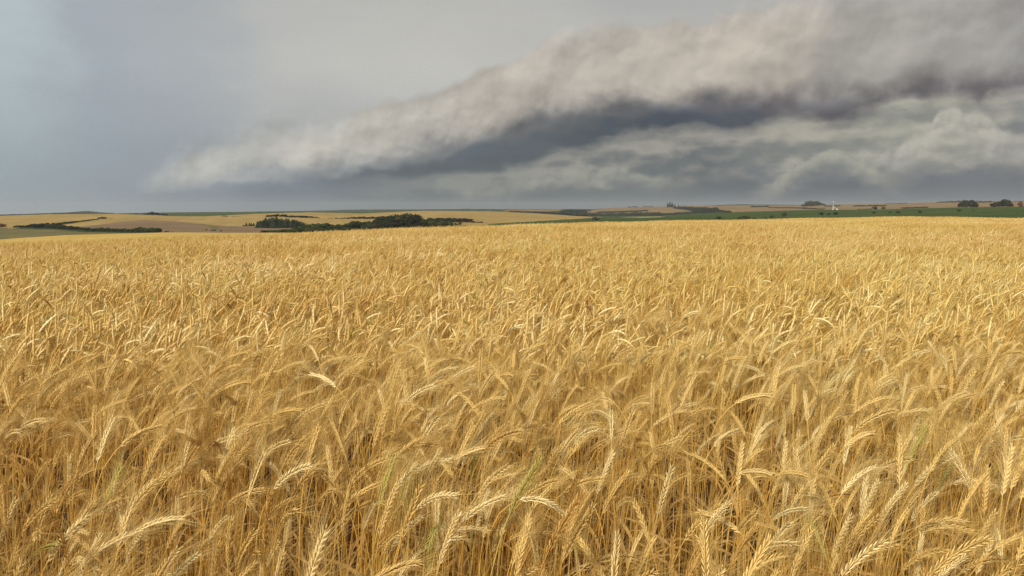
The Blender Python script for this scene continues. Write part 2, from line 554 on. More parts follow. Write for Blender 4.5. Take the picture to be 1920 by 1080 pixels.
_tab_az = np.concatenate([np.arange(-180, -46, 3.0), np.arange(-46, 46.01, 0.05), np.arange(48, 180.1, 3.0)])
_tab_d, _tab_z = controls(_tab_az)


def ground_z(x, y):
    x, y = np.atleast_1d(np.asarray(x, float)), np.atleast_1d(np.asarray(y, float))
    az = np.degrees(np.arctan2(x, y))
    d = np.hypot(x, y)
    i = np.clip(np.searchsorted(_tab_az, az), 1, len(_tab_az) - 1)
    i = np.where(np.abs(_tab_az[i - 1] - az) < np.abs(_tab_az[i] - az), i - 1, i)
    return pchip(_tab_d[i], _tab_z[i], d[:, None])[:, 0] + bumps(x, y, d)


def at(x, y, dmin, dmax):
    """the spot of ground that photograph pixel (x, y) shows between two distances (or the nearest to it)"""
    az = math.degrees(math.atan((x - W / 2) / F / 1.0045))
    ds = np.linspace(dmin, dmax, 260)
    sx, cx = math.sin(math.radians(az)), math.cos(math.radians(az))
    cd_, cz_ = controls(np.array([az]))
    zz = pchip(cd_, cz_, ds[None])[0] + bumps(ds * sx, ds * cx, ds)
    te = (zz - EYE) / ds
    j = int(np.argmin(np.abs(te - tan_el(np.array(az), y))))
    return ds[j] * sx, ds[j] * cx, float(zz[j]), float(ds[j])


# the sheets: fields by what grows on them; a patch of crop has its outline on the ground
RINGS = np.concatenate([[0.0], np.geomspace(0.4, 60, 60), np.linspace(62, 330, 70), np.linspace(334, 560, 40), np.linspace(565, 1700, 170),
                        np.linspace(1710, 3300, 110), np.linspace(3330, 5500, 60), np.linspace(5700, 6500, 4), [9000, 12000]])
AZF = np.linspace(-40, 40, 1000)
AZB = np.concatenate([AZF, np.linspace(40, 320, 62)[1:]])
AZB = np.where(AZB > 180, AZB - 360, AZB)
nA, nR = len(AZB), len(RINGS)
_cd, _cz = controls(AZB)
GZ = pchip(_cd, _cz, np.broadcast_to(RINGS, (nA, nR)).copy())
GX = np.sin(np.radians(AZB))[:, None] * RINGS[None]
GY = np.cos(np.radians(AZB))[:, None] * RINGS[None]
GZ = GZ + bumps(GX, GY, np.broadcast_to(RINGS, (nA, nR)))
GV = np.stack([GX, GY, GZ], -1)

qi = np.arange(nA)[:, None]
qj = np.arange(nR - 1)[None]
i2 = (qi + 1) % nA
Q = np.stack([qi * nR + qj, qi * nR + qj + 1, i2 * nR + qj + 1, i2 * nR + qj], -1)        # (nA, nR-1, 4)
cen = (GV[:, :-1] + GV[:, 1:]) / 2
cxy = cen[..., :2]
cd = np.hypot(cxy[..., 0], cxy[..., 1])
# photograph pixel of each cell, for the field outlines
vz = cen[..., 2] - EYE
fwd = cxy[..., 1] * math.cos(PITCH) - vz * math.sin(PITCH)
upw = cxy[..., 1] * math.sin(PITCH) + vz * math.cos(PITCH)
with np.errstate(divide='ignore', invalid='ignore'):
    PX = W / 2 + F * cxy[..., 0] / fwd
    PY = H / 2 - F * upw / fwd
PX[fwd <= 0] = -9e4
PY[fwd <= 0] = 9e4


def inside(poly):
    x, y = PX, PY + 0.25 * np.sin(PX * 0.21) * np.sin(PX * 0.067)
    r = np.zeros(x.shape, bool)
    n = len(poly)
    for i in range(n):
        (x0, y0), (x1, y1) = poly[i], poly[(i + 1) % n]
        if y0 == y1:
            continue
        c = (y0 > y) != (y1 > y)
        r ^= c & (x < (x1 - x0) * (y - y0) / (y1 - y0) + x0)
    return r


FIELD = np.full((nA, nR - 1), 0)                       # 0 soil of the near field
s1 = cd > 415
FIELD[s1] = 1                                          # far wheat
SOYB = cd > 415
FIELD[s1 & inside([(-300, 426), (0, 427.5), (60, 428.5), (120, 431), (200, 434), (262, 435.5), (330, 438), (330, 470), (-300, 470)])] = 4
FIELD[s1 & inside([(120, 428), (152, 425), (200, 419), (235, 415), (270, 412.5), (330, 415), (380, 420), (425, 424), (455, 424.5), (530, 428), (640, 432), (640, 450), (262, 436), (120, 432)])] = 3
FIELD[s1 & inside([(372, 419.5), (380, 420), (408, 425.5), (412, 430), (400, 433), (396, 428)])] = 4
FIELD[s1 & (cd < 950) & inside([(482, 437), (498, 432), (560, 428.5), (600, 426), (650, 426), (690, 424), (800, 422.5), (850, 423), (905, 424), (990, 421), (990, 440), (482, 440)])] = 6
FIELD[s1 & inside([(476, 427.6), (578, 428.6), (574, 423), (480, 421)])] = 6
FIELD[s1 & inside([(20, 428.5), (58, 424.5), (110, 424.5), (165, 430), (265, 431.5), (300, 432.5), (305, 438), (160, 435.5), (100, 430.5)])] = 6
s1r = s1 & (cd < 1640)
FIELD[s1r & inside([(860, 428), (930, 419), (1000, 415), (1060, 411.5), (1118, 408.2), (1180, 400), (1250, 395), (1400, 390), (2600, 370), (2600, 480), (860, 480)])] = 5
FIELD[s1r & inside([(1160, 407.3), (1180, 406.3), (1225, 406), (1247, 406), (1235, 407.6), (1200, 408.3)])] = 7
s2 = (cd > 1640) & (cd < 3350)
FIELD[s2] = 2
FIELD[s2 & (PX > 300) & (PX < 960)] = 5
FIELD[s2 & inside([(-400, 405), (0, 404.5), (220, 401.8), (300, 403), (300, 390), (-400, 390)])] = 6
FIELD[s2 & inside([(940, 395.6), (960, 393), (1052, 391), (1052, 394.2), (1020, 396.6), (960, 397)])] = 2
FIELD[s2 & inside([(1052, 391), (1098, 391), (1064, 399), (1064, 410), (960, 410), (930, 398), (1020, 396.6), (1052, 395)])] = 6
FIELD[s2 & inside([(1064, 400), (1110, 402), (1150, 399), (1170, 401), (1310, 398.3), (1340, 397), (1340, 415), (1064, 415)])] = 6
FIELD[s2 & inside([(1258, 390), (1275, 387), (1330, 391), (1352, 394), (1372, 398), (1330, 400), (1305, 397), (1275, 393)])] = 6
s3 = cd >= 3350
FIELD[s3] = 6
FIELD[s3 & (PX > 1500) & (PX < 1820)] = 2
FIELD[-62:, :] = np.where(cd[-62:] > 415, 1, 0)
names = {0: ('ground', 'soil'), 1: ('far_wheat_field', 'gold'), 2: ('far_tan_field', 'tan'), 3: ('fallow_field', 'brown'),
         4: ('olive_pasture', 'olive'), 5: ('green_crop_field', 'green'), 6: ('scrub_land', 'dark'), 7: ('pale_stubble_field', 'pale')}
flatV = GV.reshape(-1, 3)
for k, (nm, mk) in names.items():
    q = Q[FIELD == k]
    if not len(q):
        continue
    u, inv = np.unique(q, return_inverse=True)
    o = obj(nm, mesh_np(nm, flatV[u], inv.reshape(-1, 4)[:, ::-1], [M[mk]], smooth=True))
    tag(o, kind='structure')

# the wheat beyond the reach of single plants: the closed surface of the ears, just under their tips
sel_j = np.where((RINGS > 30) & (RINGS < 412))[0]
sel_i = np.arange(0, 1000)
cv = GV[sel_i][:, sel_j].copy()
rr_ = RINGS[sel_j][None, :]
cv[..., 2] += CANOPY - np.interp(rr_, [30, 60, 110, 160], [0.30, 0.20, 0.14, 0.0]) + 0.012 * np.sin(cv[..., 0] * 1.9) * np.sin(cv[..., 1] * 2.3)
na, nr = len(sel_i), len(sel_j)
a_, b_ = np.arange(na - 1)[:, None], np.arange(nr - 1)[None]
qq = np.stack([a_ * nr + b_, (a_ + 1) * nr + b_, (a_ + 1) * nr + b_ + 1, a_ * nr + b_ + 1], -1).reshape(-1, 4)
o = obj('wheat_canopy', mesh_np('wheat_canopy', cv.reshape(-1, 3), qq, [M['wheatfar']], smooth=True))
tag(o, 'far side of the ripe wheat field sloping away behind the crest', 'wheat', kind='stuff')

# ------------------------------------------------------------------ trees
def leaf_mat(name, c0, c1):
    m, n, out = new_mat(name)
    oi = n.t.nodes.new('ShaderNodeObjectInfo')
    tc = n.t.nodes.new('ShaderNodeTexCoord')
    a = n.noise(tc.outputs['Object'], 2.2, 3, 0.6)
    f = n.add(n.mul(a, 0.9), n.mul(n.sub(oi.outputs['Random'], 0.5), 0.5))
    c = n.mix(n.ss(f, 0.2, 0.75), c0, c1)
    d = n.t.nodes.new('ShaderNodeBsdfDiffuse')
    t = n.t.nodes.new('ShaderNodeBsdfTranslucent')
    n.put(d.inputs[0], c)
    n.put(t.inputs[0], c)
    mx = n.t.nodes.new('ShaderNodeMixShader')
    mx.inputs[0].default_value = 0.25
    n.t.links.new(d.outputs[0], mx.inputs[1])
    n.t.links.new(t.outputs[0], mx.inputs[2])
    n.t.links.new(mx.outputs[0], out.inputs[0])
    return m


M['leaf'] = leaf_mat('broad_leaves', (0.040, 0.056, 0.020, 1), (0.095, 0.110, 0.038, 1))
M['leafdark'] = leaf_mat('dark_leaves', (0.028, 0.034, 0.017, 1), (0.062, 0.062, 0.029, 1))
M['needle'] = leaf_mat('needles', (0.028, 0.042, 0.024, 1), (0.060, 0.074, 0.040, 1))
M['leafred'] = leaf_mat('reddish_leaves', (0.16, 0.070, 0.036, 1), (0.24, 0.115, 0.060, 1))
M['bark'] = field_mat('bark', (0.05, 0.038, 0.026, 1), (0.10, 0.078, 0.055, 1), 4.0)


def tube(path, rad, sides=5):
    path, rad = np.asarray(path, float), np.asarray(rad, float)
    n = len(path)
    tg = np.gradient(path, axis=0)
    tg /= np.linalg.norm(tg, axis=1)[:, None] + 1e-12
    ref = np.array([0.13, 1.0, 0.07])
    u = np.cross(tg, ref)
    u /= np.linalg.norm(u, axis=1)[:, None] + 1e-12
    v = np.cross(tg, u)
    a = np.linspace(0, 2 * np.pi, sides, endpoint=False)
    V = path[:, None] + rad[:, None, None] * (np.cos(a)[None, :, None] * u[:, None] + np.sin(a)[None, :, None] * v[:, None])
    Fc = []
    for i in range(n - 1):
        for j in range(sides):
            k = (j + 1) % sides
            Fc.append((i * sides + j, i * sides + k, (i + 1) * sides + k, (i + 1) * sides + j))
    return V.reshape(-1, 3), np.array(Fc)


def leaf_cloud(rng, pts, nrm, size):
    """one small folded leaf clump (a quad) at each point, facing roughly along nrm"""
    n = len(pts)
    d = nrm + rng.normal(0, 0.55, (n, 3))
    d /= np.linalg.norm(d, axis=1)[:, None]
    r = rng.normal(0, 1, (n, 3))
    u = np.cross(d, r)
    u /= np.linalg.norm(u, axis=1)[:, None]
    v = np.cross(d, u)
    s = size * rng.uniform(0.6, 1.3, (n, 1))
    a = rng.uniform(0.6, 1.0, (n, 1))
    V = np.stack([pts - u * s, pts - v * s * a + d * s * 0.25, pts + u * s, pts + v * s * a + d * s * 0.25], 1).reshape(-1, 3)
    return V, np.arange(4 * n).reshape(-1, 4)


def make_tree(seed, kind):
    """unit tree, 1 m tall -> trunk mesh, crown mesh"""
    rng = np.random.default_rng(seed)
    tv, tf, off = [], [], 0

    def addt(p, r, s=5):
        nonlocal off
        V, f = tube(p, r, s)
        tv.append(V)
        tf.append(f + off)
        off += len(V)
    if kind == 'conifer':
        h = 1.0
        addt([(0, 0, -0.03), (0.004, 0, 0.5), (0, 0, 0.95)], [0.022, 0.014, 0.004])
        P, N = [], []
        for k in range(13):
            z = 0.10 + 0.86 * k / 12
            R = (0.24 * (1 - (z - 0.10) / 0.96) ** 0.75 + 0.02) * rng.uniform(0.8, 1.15)
            m = max(6, int(60 * R / 0.2))
            a = rng.uniform(0, 2 * np.pi, m)
            rr = R * np.sqrt(rng.uniform(0.15, 1, m))
            P.append(np.stack([rr * np.cos(a), rr * np.sin(a), z - 0.25 * rr + rng.normal(0, 0.012, m)], 1))
            N.append(np.stack([np.cos(a), np.sin(a), 0.7 + 0 * a], 1))
        pts, nrm, size = np.concatenate(P), np.concatenate(N), 0.046
        mk = 'needle'
    else:
        bush = kind == 'bush'
        base = 0.05 if bush else rng.uniform(0.08, 0.16)
        lean = rng.normal(0, 0.03, 2)
        top = 0.55
        addt([(0, 0, -0.03), (lean[0] * .5, lean[1] * .5, base + 0.05), (lean[0], lean[1], top)], [0.030, 0.022, 0.010], 6)
        nl = rng.integers(9, 13)
        P, N = [], []
        for k in range(nl):
            a = 2 * np.pi * k / nl * 2.4 + rng.uniform(0, 0.8)
            rad = rng.uniform(0.05, 0.34) * (1.35 if bush else 1.0)
            z = base + (0.92 - base) * (0.14 + 0.72 * ((k * 0.618) % 1.0))
            if k == 0:
                rad, z = 0.03, 0.80
            c = np.array([rad * np.cos(a) + lean[0], rad * np.sin(a) + lean[1], z])
            R = np.array([1, 1, 0.8]) * rng.uniform(0.16, 0.24) * (1.15 if bush else 1.0)
            R[2] = min(R[2], (1.0 - z) * 0.95 + 0.02)
            if not bush:
                addt([(lean[0] * .6, lean[1] * .6, base + 0.02), (c[0] * .5, c[1] * .5, (base + z) / 2), c], [0.014, 0.010, 0.004], 4)
            m = int(rng.integers(95, 130))
            d = rng.normal(0, 1, (m, 3))
            d /= np.linalg.norm(d, axis=1)[:, None]
            P.append(c + d * R * rng.uniform(0.55, 1.12, (m, 1)))
            N.append(d + np.array([0, 0, 0.35]))
        pts, nrm, size = np.concatenate(P), np.concatenate(N), 0.052
        keep = pts[:, 2] > 0.02
        pts, nrm = pts[keep], nrm[keep]
        mk = 'leaf'
    V, f = leaf_cloud(rng, pts, nrm, size)
    tm = mesh_np('trunk', np.concatenate(tv), np.concatenate(tf), [M['bark']], smooth=True)
    return tm, V, f, mk


TREE = {}
for kind, seeds in (('broad', (1, 2, 3, 4, 5)), ('conifer', (11, 12, 13)), ('bush', (21, 22, 23))):
    for s in seeds:
        tm, V, f, mk = make_tree(s, kind)
        TREE.setdefault(kind, []).append((tm, mesh_np('crown', V, f, [M[mk]])))
        if kind == 'broad':
            TREE.setdefault('dark', []).append((tm, mesh_np('crown', V, f, [M['leafdark']])))
            if s < 3:
                TREE.setdefault('red', []).append((tm, mesh_np('crown', V, f, [M['leafred']])))
RT = np.random.default_rng(77)
WIDE = 1.15
KNAME = {'broad': ('broadleaf_tree', 'tree'), 'dark': ('broadleaf_tree', 'tree'), 'red': ('reddish_tree', 'tree'),
         'conifer': ('conifer_tree', 'tree'), 'bush': ('bush', 'bush')}


def plant(kind, x, y, dmin, dmax, hpx, label, group=None, wide=1.0, cat=None):
    gx, gy, gz, d = at(x, y, dmin, dmax)
    h = hpx * math.hypot(gx, gy) / F
    nm, ct = KNAME[kind]
    e = bpy.data.objects.new(nm, None)
    col.objects.link(e)
    e.location = (gx, gy, gz)
    e.rotation_euler = (0, 0, RT.uniform(0, 6.28))
    e.scale = (h * wide * WIDE * RT.uniform(0.9, 1.12),) * 2 + (h,)
    e.empty_display_size = 0.3
    tag(e, label, cat or ct, group)
    tm, cm = TREE[kind][RT.integers(len(TREE[kind]))]
    obj('trunk', tm, e)
    obj('crown', cm, e)
    return e


def row(kind, x0, y0, x1, y1, n, hp, dr, label, group, wide=1.0, jit=1.0):
    """n trees between two photograph points; hp = heights in photograph pixels along the row"""
    for i in range(n):
        t = (i + RT.uniform(0.15, 0.85)) / n
        h = np.interp(t, np.linspace(0, 1, len(hp)), hp) * RT.uniform(0.8, 1.12)
        plant(kind, x0 + (x1 - x0) * t, y0 + (y1 - y0) * t + RT.uniform(-0.4, 0.4) * jit, dr[0], dr[1], h, label, group, wide)


S1 = (560, 1500)
# big wood below the crest, tallest in the middle
g = 'trees of the tall dark wood beyond the wheat'
t = 'tall dark tree in the wood that rises highest behind the wheat edge'
for x, h in ((694, 13), (702, 18), (711, 22), (720, 25), (731, 27), (742, 28.5), (752, 27), (762, 31), (770, 30), (779, 29.5), (786, 26), (793, 20)):
    plant('dark', x, 433, 600, 900, h + 2.5, t, g, 1.15)
row('dark', 690, 434, 798, 432, 15, (14, 18, 20, 21, 18), (600, 900), t, g, 1.3)
g = 'trees of the low wood left of the tall dark wood'
t = 'low green tree in the creek wood left of the tallest wood'
row('broad', 560, 436, 618, 435, 11, (10, 14, 16, 16), (600, 900), t, g, 1.5)
row('broad', 612, 435, 662, 434, 9, (13, 14, 13, 12), (600, 900), t, g, 1.5)
row('broad', 655, 434, 695, 433, 8, (16, 19, 19, 18), (600, 900), t, g, 1.4)
row('broad', 575, 438, 690, 435, 14, (9, 9, 9), (580, 800), t, g, 1.9)
plant('red', 660, 429, 650, 1000, 15, 'russet crowned tree standing out of the creek wood left of the tallest wood', None, 1.2)
g = 'low bushes along the wheat edge left of the wood'
t = 'low dark bush at the wheat edge in front of the pine stand'
row('bush', 490, 437.5, 560, 437, 12, (5.5, 5.5, 7, 9), (570, 800), t, g, 1.7)
g = 'trees of the wood right of the tall dark wood'
t = 'dark green tree in the lower wood just right of the tallest wood'
row('broad', 796, 431, 846, 429, 14, (19, 17, 15, 13), (620, 950), t, g, 1.4)
row('broad', 838, 424, 866, 423, 4, (8, 6), (620, 950), t, g, 1.3)
g = 'row of trees behind the small pale strip'
t = 'dark tree in the row behind the narrow pale strip of stubble'
row('dark', 800, 418.5, 884, 417, 20, (9, 9.5, 9, 9, 7.5), (860, 1250), t, g, 1.6)
row('bush', 882, 417.5, 908, 420.5, 5, (4, 3), (860, 1250), 'small bush tapering off the end of the tree row by the stubble', 'bushes tapering off the tree row', 1.5)
g = 'bushes along the wheat edge beside the green field'
t = 'low green bush where the wheat edge meets the tip of the green field'
row('bush', 855, 428, 990, 425, 14, (4, 5.5, 5, 5, 4), (575, 800), t, g, 1.6)

# pine stand and the few pines beside it
g = 'pines of the dark plantation'
t = 'dark pine in the dense plantation behind the brown field'
row('conifer', 480, 426, 576, 427, 26, (10, 13, 15, 17, 16, 15, 14, 12, 9), (800, 1200), t, g, 1.2)
row('conifer', 478, 427, 574, 428, 24, (8, 12, 14, 15, 14, 13, 12, 10, 8), (780, 1150), t, g, 1.3)
row('conifer', 484, 424.5, 560, 425, 14, (11, 14, 16, 15, 14, 11), (850, 1250), t, g, 1.2)
for x, h, s in ((461, 6.2, 'leftmost but one of the few small pines left of the dark plantation'), (467, 6.5, 'middle one of the few small pines left of the dark plantation'),
                (471, 5.8, 'fourth from the left of the small pines left of the dark plantation'), (475, 6.0, 'small pine nearest the left end of the dark plantation')):
    plant('conifer', x, 424.2, 850, 1200, h, s, 'small pines beside the plantation', 1.3)
plant('bush', 456, 424.6, 850, 1200, 2.6, 'tiny dark bush at the left end of the row of small pines', 'small pines beside the plantation', 1.3)

# tree strips on the golden hillside
t, g = 'dark tree in the short strip on the slope above the pines', 'tree strip above the plantation'
row('dark', 498, 407, 536, 406.8, 9, (3.4, 4.6, 5.0, 4.6), (1050, 1480), t, g, 2.0)
row('dark', 536, 407.8, 599, 409.2, 15, (4.2, 3.8, 4.2, 3.4, 1.8), (1050, 1480), t, g, 2.1)
t, g = 'dark tree in the golden slope strip left of the tallest wood', 'tree strip left of the tall wood'
row('dark', 616, 410.2, 722, 410.8, 24, (1.4, 2.2, 3.2, 4.8, 4.6, 5.0), (1000, 1450), t, g, 2.1)

# left hedges
g = 'trees of the hollow at the left'
t = 'dark tree in the hollow above the olive pasture at the left'
row('dark', 22, 427, 60, 427, 8, (3, 4.5, 6), (700, 1200), t, g, 2.0)
row('dark', 58, 427.2, 112, 428.5, 14, (6.5, 7.5, 8, 9, 8), (700, 1200), t, g, 1.35)
row('dark', 110, 429, 166, 432, 12, (7, 5.5, 5, 4.5), (680, 1200), t, g, 2.0)
g = 'trees of the hedge below the brown hump'
t = 'green tree in the hedge along the foot of the brown field'
row('broad', 160, 433.5, 262, 435.5, 22, (5, 6.5, 6.5, 6, 7.5), (640, 1000), t, g, 1.8)
row('broad', 260, 435.5, 298, 436, 9, (8.5, 9.5, 9, 7), (620, 1000), t, g, 1.3)
row('bush', 298, 435.5, 325, 436, 4, (3, 2), (620, 1000), 'low bush trailing off the hedge under the brown field', 'bushes trailing off the hedge', 1.6)
row('bush', 384, 432, 414, 434, 4, (2.4, 3), (620, 1100), 'small dark bush in the green dip right of the brown field', 'bushes in the green dip', 1.6)
plant('red', 1, 427, 750, 1200, 7, 'brownish tree cut off by the left edge above the olive pasture', None, 1.7)
t, g = 'small tree in the thin line climbing the golden slope at the left', 'thin tree line up the left slope'
row('bush', 108, 421.5, 184, 411.5, 26, (4.0, 3.0, 2.2, 1.6), (900, 1480), t, g, 2.6, 0.3)
row('dark', 184, 411, 199, 410.6, 5, (3.4, 4.2, 2.6), (1000, 1480), 'dark tree in the knot at the top of the thin tree line', 'knot of trees on the left slope', 1.5)
row('bush', 202, 410, 212, 409.8, 3, (1.2, 1.0), (1000, 1480), 'tiny bush just right of the knot of trees on the left slope', 'tiny bushes right of the knot', 2.0)
row('bush', 417, 406, 426, 406.2, 3, (1.8, 2.0), (1050, 1480), 'tiny bush in the middle of the golden slope left of the tree strip', 'tiny bushes on the golden slope', 2.0)
row('bush', 434, 406.4, 450, 406.4, 3, (1.1, 1.0), (1050, 1480), 'tiny bush in the middle of the golden slope left of the tree strip', 'tiny bushes on the golden slope', 2.4)

# trees on the left skyline
t, g = 'dark tree on the left skyline beside the green field', 'skyline trees at the left'
row('dark', 270, 402.5, 316, 402.5, 9, (3.0, 6.0, 4.4, 3.6), (1300, 1640), t, g, 1.4)
plant('dark', 255, 402, 1300, 1640, 2.4, 'lone dark tree on the left skyline left of the tree clump', None, 1.3)

# bushes standing in and along the green field
S = [('bush', 1118, 414.6, 8, 1.4, 'round bush by the wheat edge at the left end of the green field'),
     ('bush', 1294, 414.2, 3.2, 2.0, 'flat bush at the wheat edge, left of the three round edge bushes'),
     ('bush', 1316, 413.8, 2.4, 2.0, 'flattest bush at the wheat edge between its neighbours'),
     ('bush', 1349, 412.6, 7, 1.4, 'leftmost round bush on the wheat edge below the long green field'),
     ('bush', 1387, 411.6, 5.0, 1.5, 'left half of the wide double bush on the wheat edge'),
     ('bush', 1400, 411.2, 6.4, 1.5, 'right half of the wide double bush on the wheat edge'),
     ('bush', 1414, 410.6, 4.4, 1.4, 'small bush at the right end of the wide double bush'),
     ('bush', 1435, 409.4, 3.0, 1.6, 'tiny bush in the green field between the double bush and a round bush'),
     ('bush', 1448, 408.4, 5.0, 1.4, 'small round bush just left of the tallest bush in the green field'),
     ('broad', 1471, 407.0, 8.6, 1.3, 'tallest bushy tree standing alone in the green field'),
     ('bush', 1540, 403.4, 5.6, 1.2, 'left one of three bushes in the green field below the white tower'),
     ('bush', 1554.5, 403.2, 3.6, 1.4, 'smallest middle one of three bushes below the white tower'),
     ('bush', 1567, 403.0, 5.6, 1.5, 'right and widest one of three bushes below the white tower'),
     ('bush', 1638, 400.6, 3.8, 1.6, 'bush in the green field right of the white tower'),
     ('bush', 1684, 400.0, 4.4, 1.6, 'second bush from the white tower, between two others'),
     ('bush', 1668, 400.2, 2.2, 2.4, 'flat bush beside the second bush from the white tower'),
     ('bush', 1725, 399.2, 4.0, 1.5, 'bush in the green field left of the two dark groves'),
     ('bush', 1799, 396.6, 4.6, 1.5, 'bush in the green field in front of the left dark grove'),
     ('bush', 1825, 396.2, 1.8, 2.0, 'faint low bush right of the bush before the left grove')]
for k, x, y, h, wd, lb in S:
    plant(k, x, y, 440, 1480, h, lb, 'bushes in the green field', wd)
plant('conifer', 1904, 412.5, 300, 700, 4.6, 'small dark sapling at the wheat edge near the right frame edge', None, 0.9)

# the two groves at the right
t, g = 'dark tree in the dome shaped grove, left one of two groves', 'trees of the left grove'
for x, h in ((1798, 7), (1803, 9.5), (1808, 12.5), (1813, 12), (1818, 11.6), (1823, 12.6), (1827, 10.5), (1831, 7)):
    plant('dark', x, 389, 1350, 1600, h, t, g, 0.95)
row('dark', 1797, 389, 1832, 389, 6, (5, 7, 7, 5), (1350, 1600), t, g, 1.3)
t, g = 'dark tree in the lopsided grove nearest the right frame edge', 'trees of the right grove'
for x, h in ((1860, 6.5), (1865, 8.5), (1871, 9.5), (1877, 10.5), (1883, 13.5), (1888, 12), (1892, 11.5), (1896, 7)):
    plant('dark', x, 388.5, 1350, 1600, h, t, g, 0.95)
row('dark', 1858, 388.5, 1897, 388.5, 6, (4, 6, 8, 5), (1350, 1600), t, g, 1.3)
for x, y, h, wd, lb in ((1915, 393.5, 4.6, 1.6, 'red leaved bush on the green rise cut by the right frame edge'),
                        (1912, 388, 9, 1.0, 'faint reddish tree behind the red bush at the right frame edge')):
    plant('red', x, y, 1200, 1620, h, lb, None, wd)
plant('bush', 1640, 392.6, 1400, 1640, 5.6, 'round bush on the skyline of the green field right of the white tower', None, 1.3)
plant('bush', 1656, 392.4, 1400, 1640, 4.6, 'smaller round bush next to the skyline bush right of the white tower', None, 1.3)
row('bush', 1608, 393.2, 1634, 393, 5, (2.0, 1.6, 2.6), (1400, 1640), 'low bush in the ragged skyline hedge right of the white tower', 'ragged hedge right of the tower', 1.6)


# ------------------------------------------------------------------ far woods that read as one mass each
def far_wood(name, label, rows, dr, mat='leafdark', dens=1.0, seed=5):
    """rows of (x0, y0, x1, y1, h0, h1): crowns packed along photograph lines"""
    rng = np.random.default_rng(seed)
    Vs, Fs, off = [], [], 0
    for x0, y0, x1, y1, h0, h1 in rows:
        n = max(3, int(abs(x1 - x0) * dens))
        for i in range(n):
            tt = (i + rng.uniform(0.1, 0.9)) / n
            gx, gy, gz, d = at(x0 + (x1 - x0) * tt, y0 + (y1 - y0) * tt + rng.uniform(-0.3, 0.3), dr[0], dr[1])
            h = (h0 + (h1 - h0) * tt) * d / F * rng.uniform(0.7, 1.2)
            m = 40
            dd = rng.normal(0, 1, (m, 3))
            dd /= np.linalg.norm(dd, axis=1)[:, None]
            R = np.array([h * 0.55 + 1.2, h * 0.55 + 1.2, h * 0.5])
            P = np.array([gx, gy, gz + h * 0.5]) + dd * R * rng.uniform(0.6, 1.05, (m, 1))
            V, f = leaf_cloud(rng, P, dd + np.array([0, 0, 0.3]), max(1.0, h * 0.17))
            Vs.append(V)
            Fs.append(f + off)
            off += len(V)
    o = obj(name, mesh_np(name, np.concatenate(Vs), np.concatenate(Fs), [M[mat]]))
    tag(o, label, 'wood', kind='stuff')


S2 = (1660, 3150)
far_wood('far_wood', 'dark belt of trees in the far hollow beyond the golden slope',
         [(955, 397.5, 1012, 399.5, 2.2, 3), (1010, 400, 1070, 404, 3.5, 5), (1050, 399, 1100, 400, 5, 6), (1060, 395.5, 1108, 394.5, 3, 2), (1065, 404, 1110, 406.5, 4, 3)], (1600, 2900), seed=1)
far_wood('far_wood', 'dark hedges and copses between the tan fields in the middle distance',
         [(1062, 403, 1120, 404.5, 4, 5), (1105, 404.5, 1170, 405, 5, 4), (1120, 400, 1215, 396, 3.0, 2.4), (1160, 404.5, 1240, 404, 5.5, 6), (1236, 404, 1310, 399, 3.4, 3)], (1560, 2700), seed=2)
far_wood('far_wood', 'dark wood running down between the tan fields behind the green field',
         [(1264, 391, 1300, 393, 3, 5), (1290, 394, 1345, 396.5, 5, 7), (1320, 397.5, 1370, 398.5, 5, 3), (1300, 399.5, 1340, 398.5, 5, 5)], (1560, 2900), seed=3)
far_wood('far_wood', 'lone dome shaped wood on the skyline left of the white tower',
         [(1503, 387, 1522, 386.5, 2.5, 7), (1514, 386.5, 1536, 385, 8, 6), (1534, 384, 1547, 382.5, 4.5, 2)], (2300, 3300), dens=1.6, seed=4)
far_wood('far_wood', 'thin ragged hedges on the tan fields left of the white tower',
         [(1408, 388.6, 1440, 388, 2, 2.4), (1440, 389.5, 1512, 391, 1.0, 1.8), (1505, 391.5, 1545, 393, 2, 1.4), (1545, 387.5, 1575, 387, 1.2, 2.0)], S2, dens=0.7, seed=6)
far_wood('far_wood', 'thin ragged hedges on the tan fields right of the white tower', [(1600, 387, 1660, 386.5, 2, 2), (1690, 391, 1740, 389.5, 1.5, 1.5)], S2, dens=0.7, seed=7)
far_wood('far_wood', 'line of trees along the far right skyline', [(1755, 380, 1800, 379.5, 1.6, 3), (1830, 380, 1862, 380, 3, 2.4), (1660, 382.5, 1700, 381.5, 1.0, 1.0)], (2600, 5400), dens=0.8, seed=8)
far_wood('far_wood', 'far wooded ridge on the left skyline', [(-40, 404.5, 70, 402.5, 1.4, 1.4), (60, 402, 140, 400, 1.2, 1.6), (130, 400.5, 160, 398.5, 2.2, 2.8), (160, 398.5, 215, 401, 2.8, 1.0)], (2600, 5400), dens=0.7, seed=9)
far_wood('far_wood', 'far wooded ridge on the skyline above the tall dark wood',
         [(640, 395.5, 720, 394.5, 2.4, 2.0), (720, 395, 868, 394, 1.2, 1.6), (868, 394.5, 882, 394, 3, 2.4), (890, 394.5, 940, 394.5, 2.4, 1.6), (480, 397.8, 640, 396.5, 0.8, 1.2)], (2600, 5400), dens=0.6, seed=10)
far_wood('far_wood', 'sparse trees on the skyline of the tan field', [(1178, 389, 1196, 388.5, 1.6, 2.0), (1205, 388.5, 1225, 388, 1.6, 1.4), (1262, 388, 1300, 387, 2, 1.6), (1320, 386.5, 1400, 384, 1.0, 1.6)], (2300, 5400), dens=0.35, seed=11)
for x, h in ((1252, 8), (1256, 10), (1260, 8.5), (1265, 6), (1272, 5)):
    plant('conifer', x, 388.6, 2300, 3200, h, 'tall spired tree in the clump on the skyline above the tan fields', 'spired trees on the skyline', 1.0)

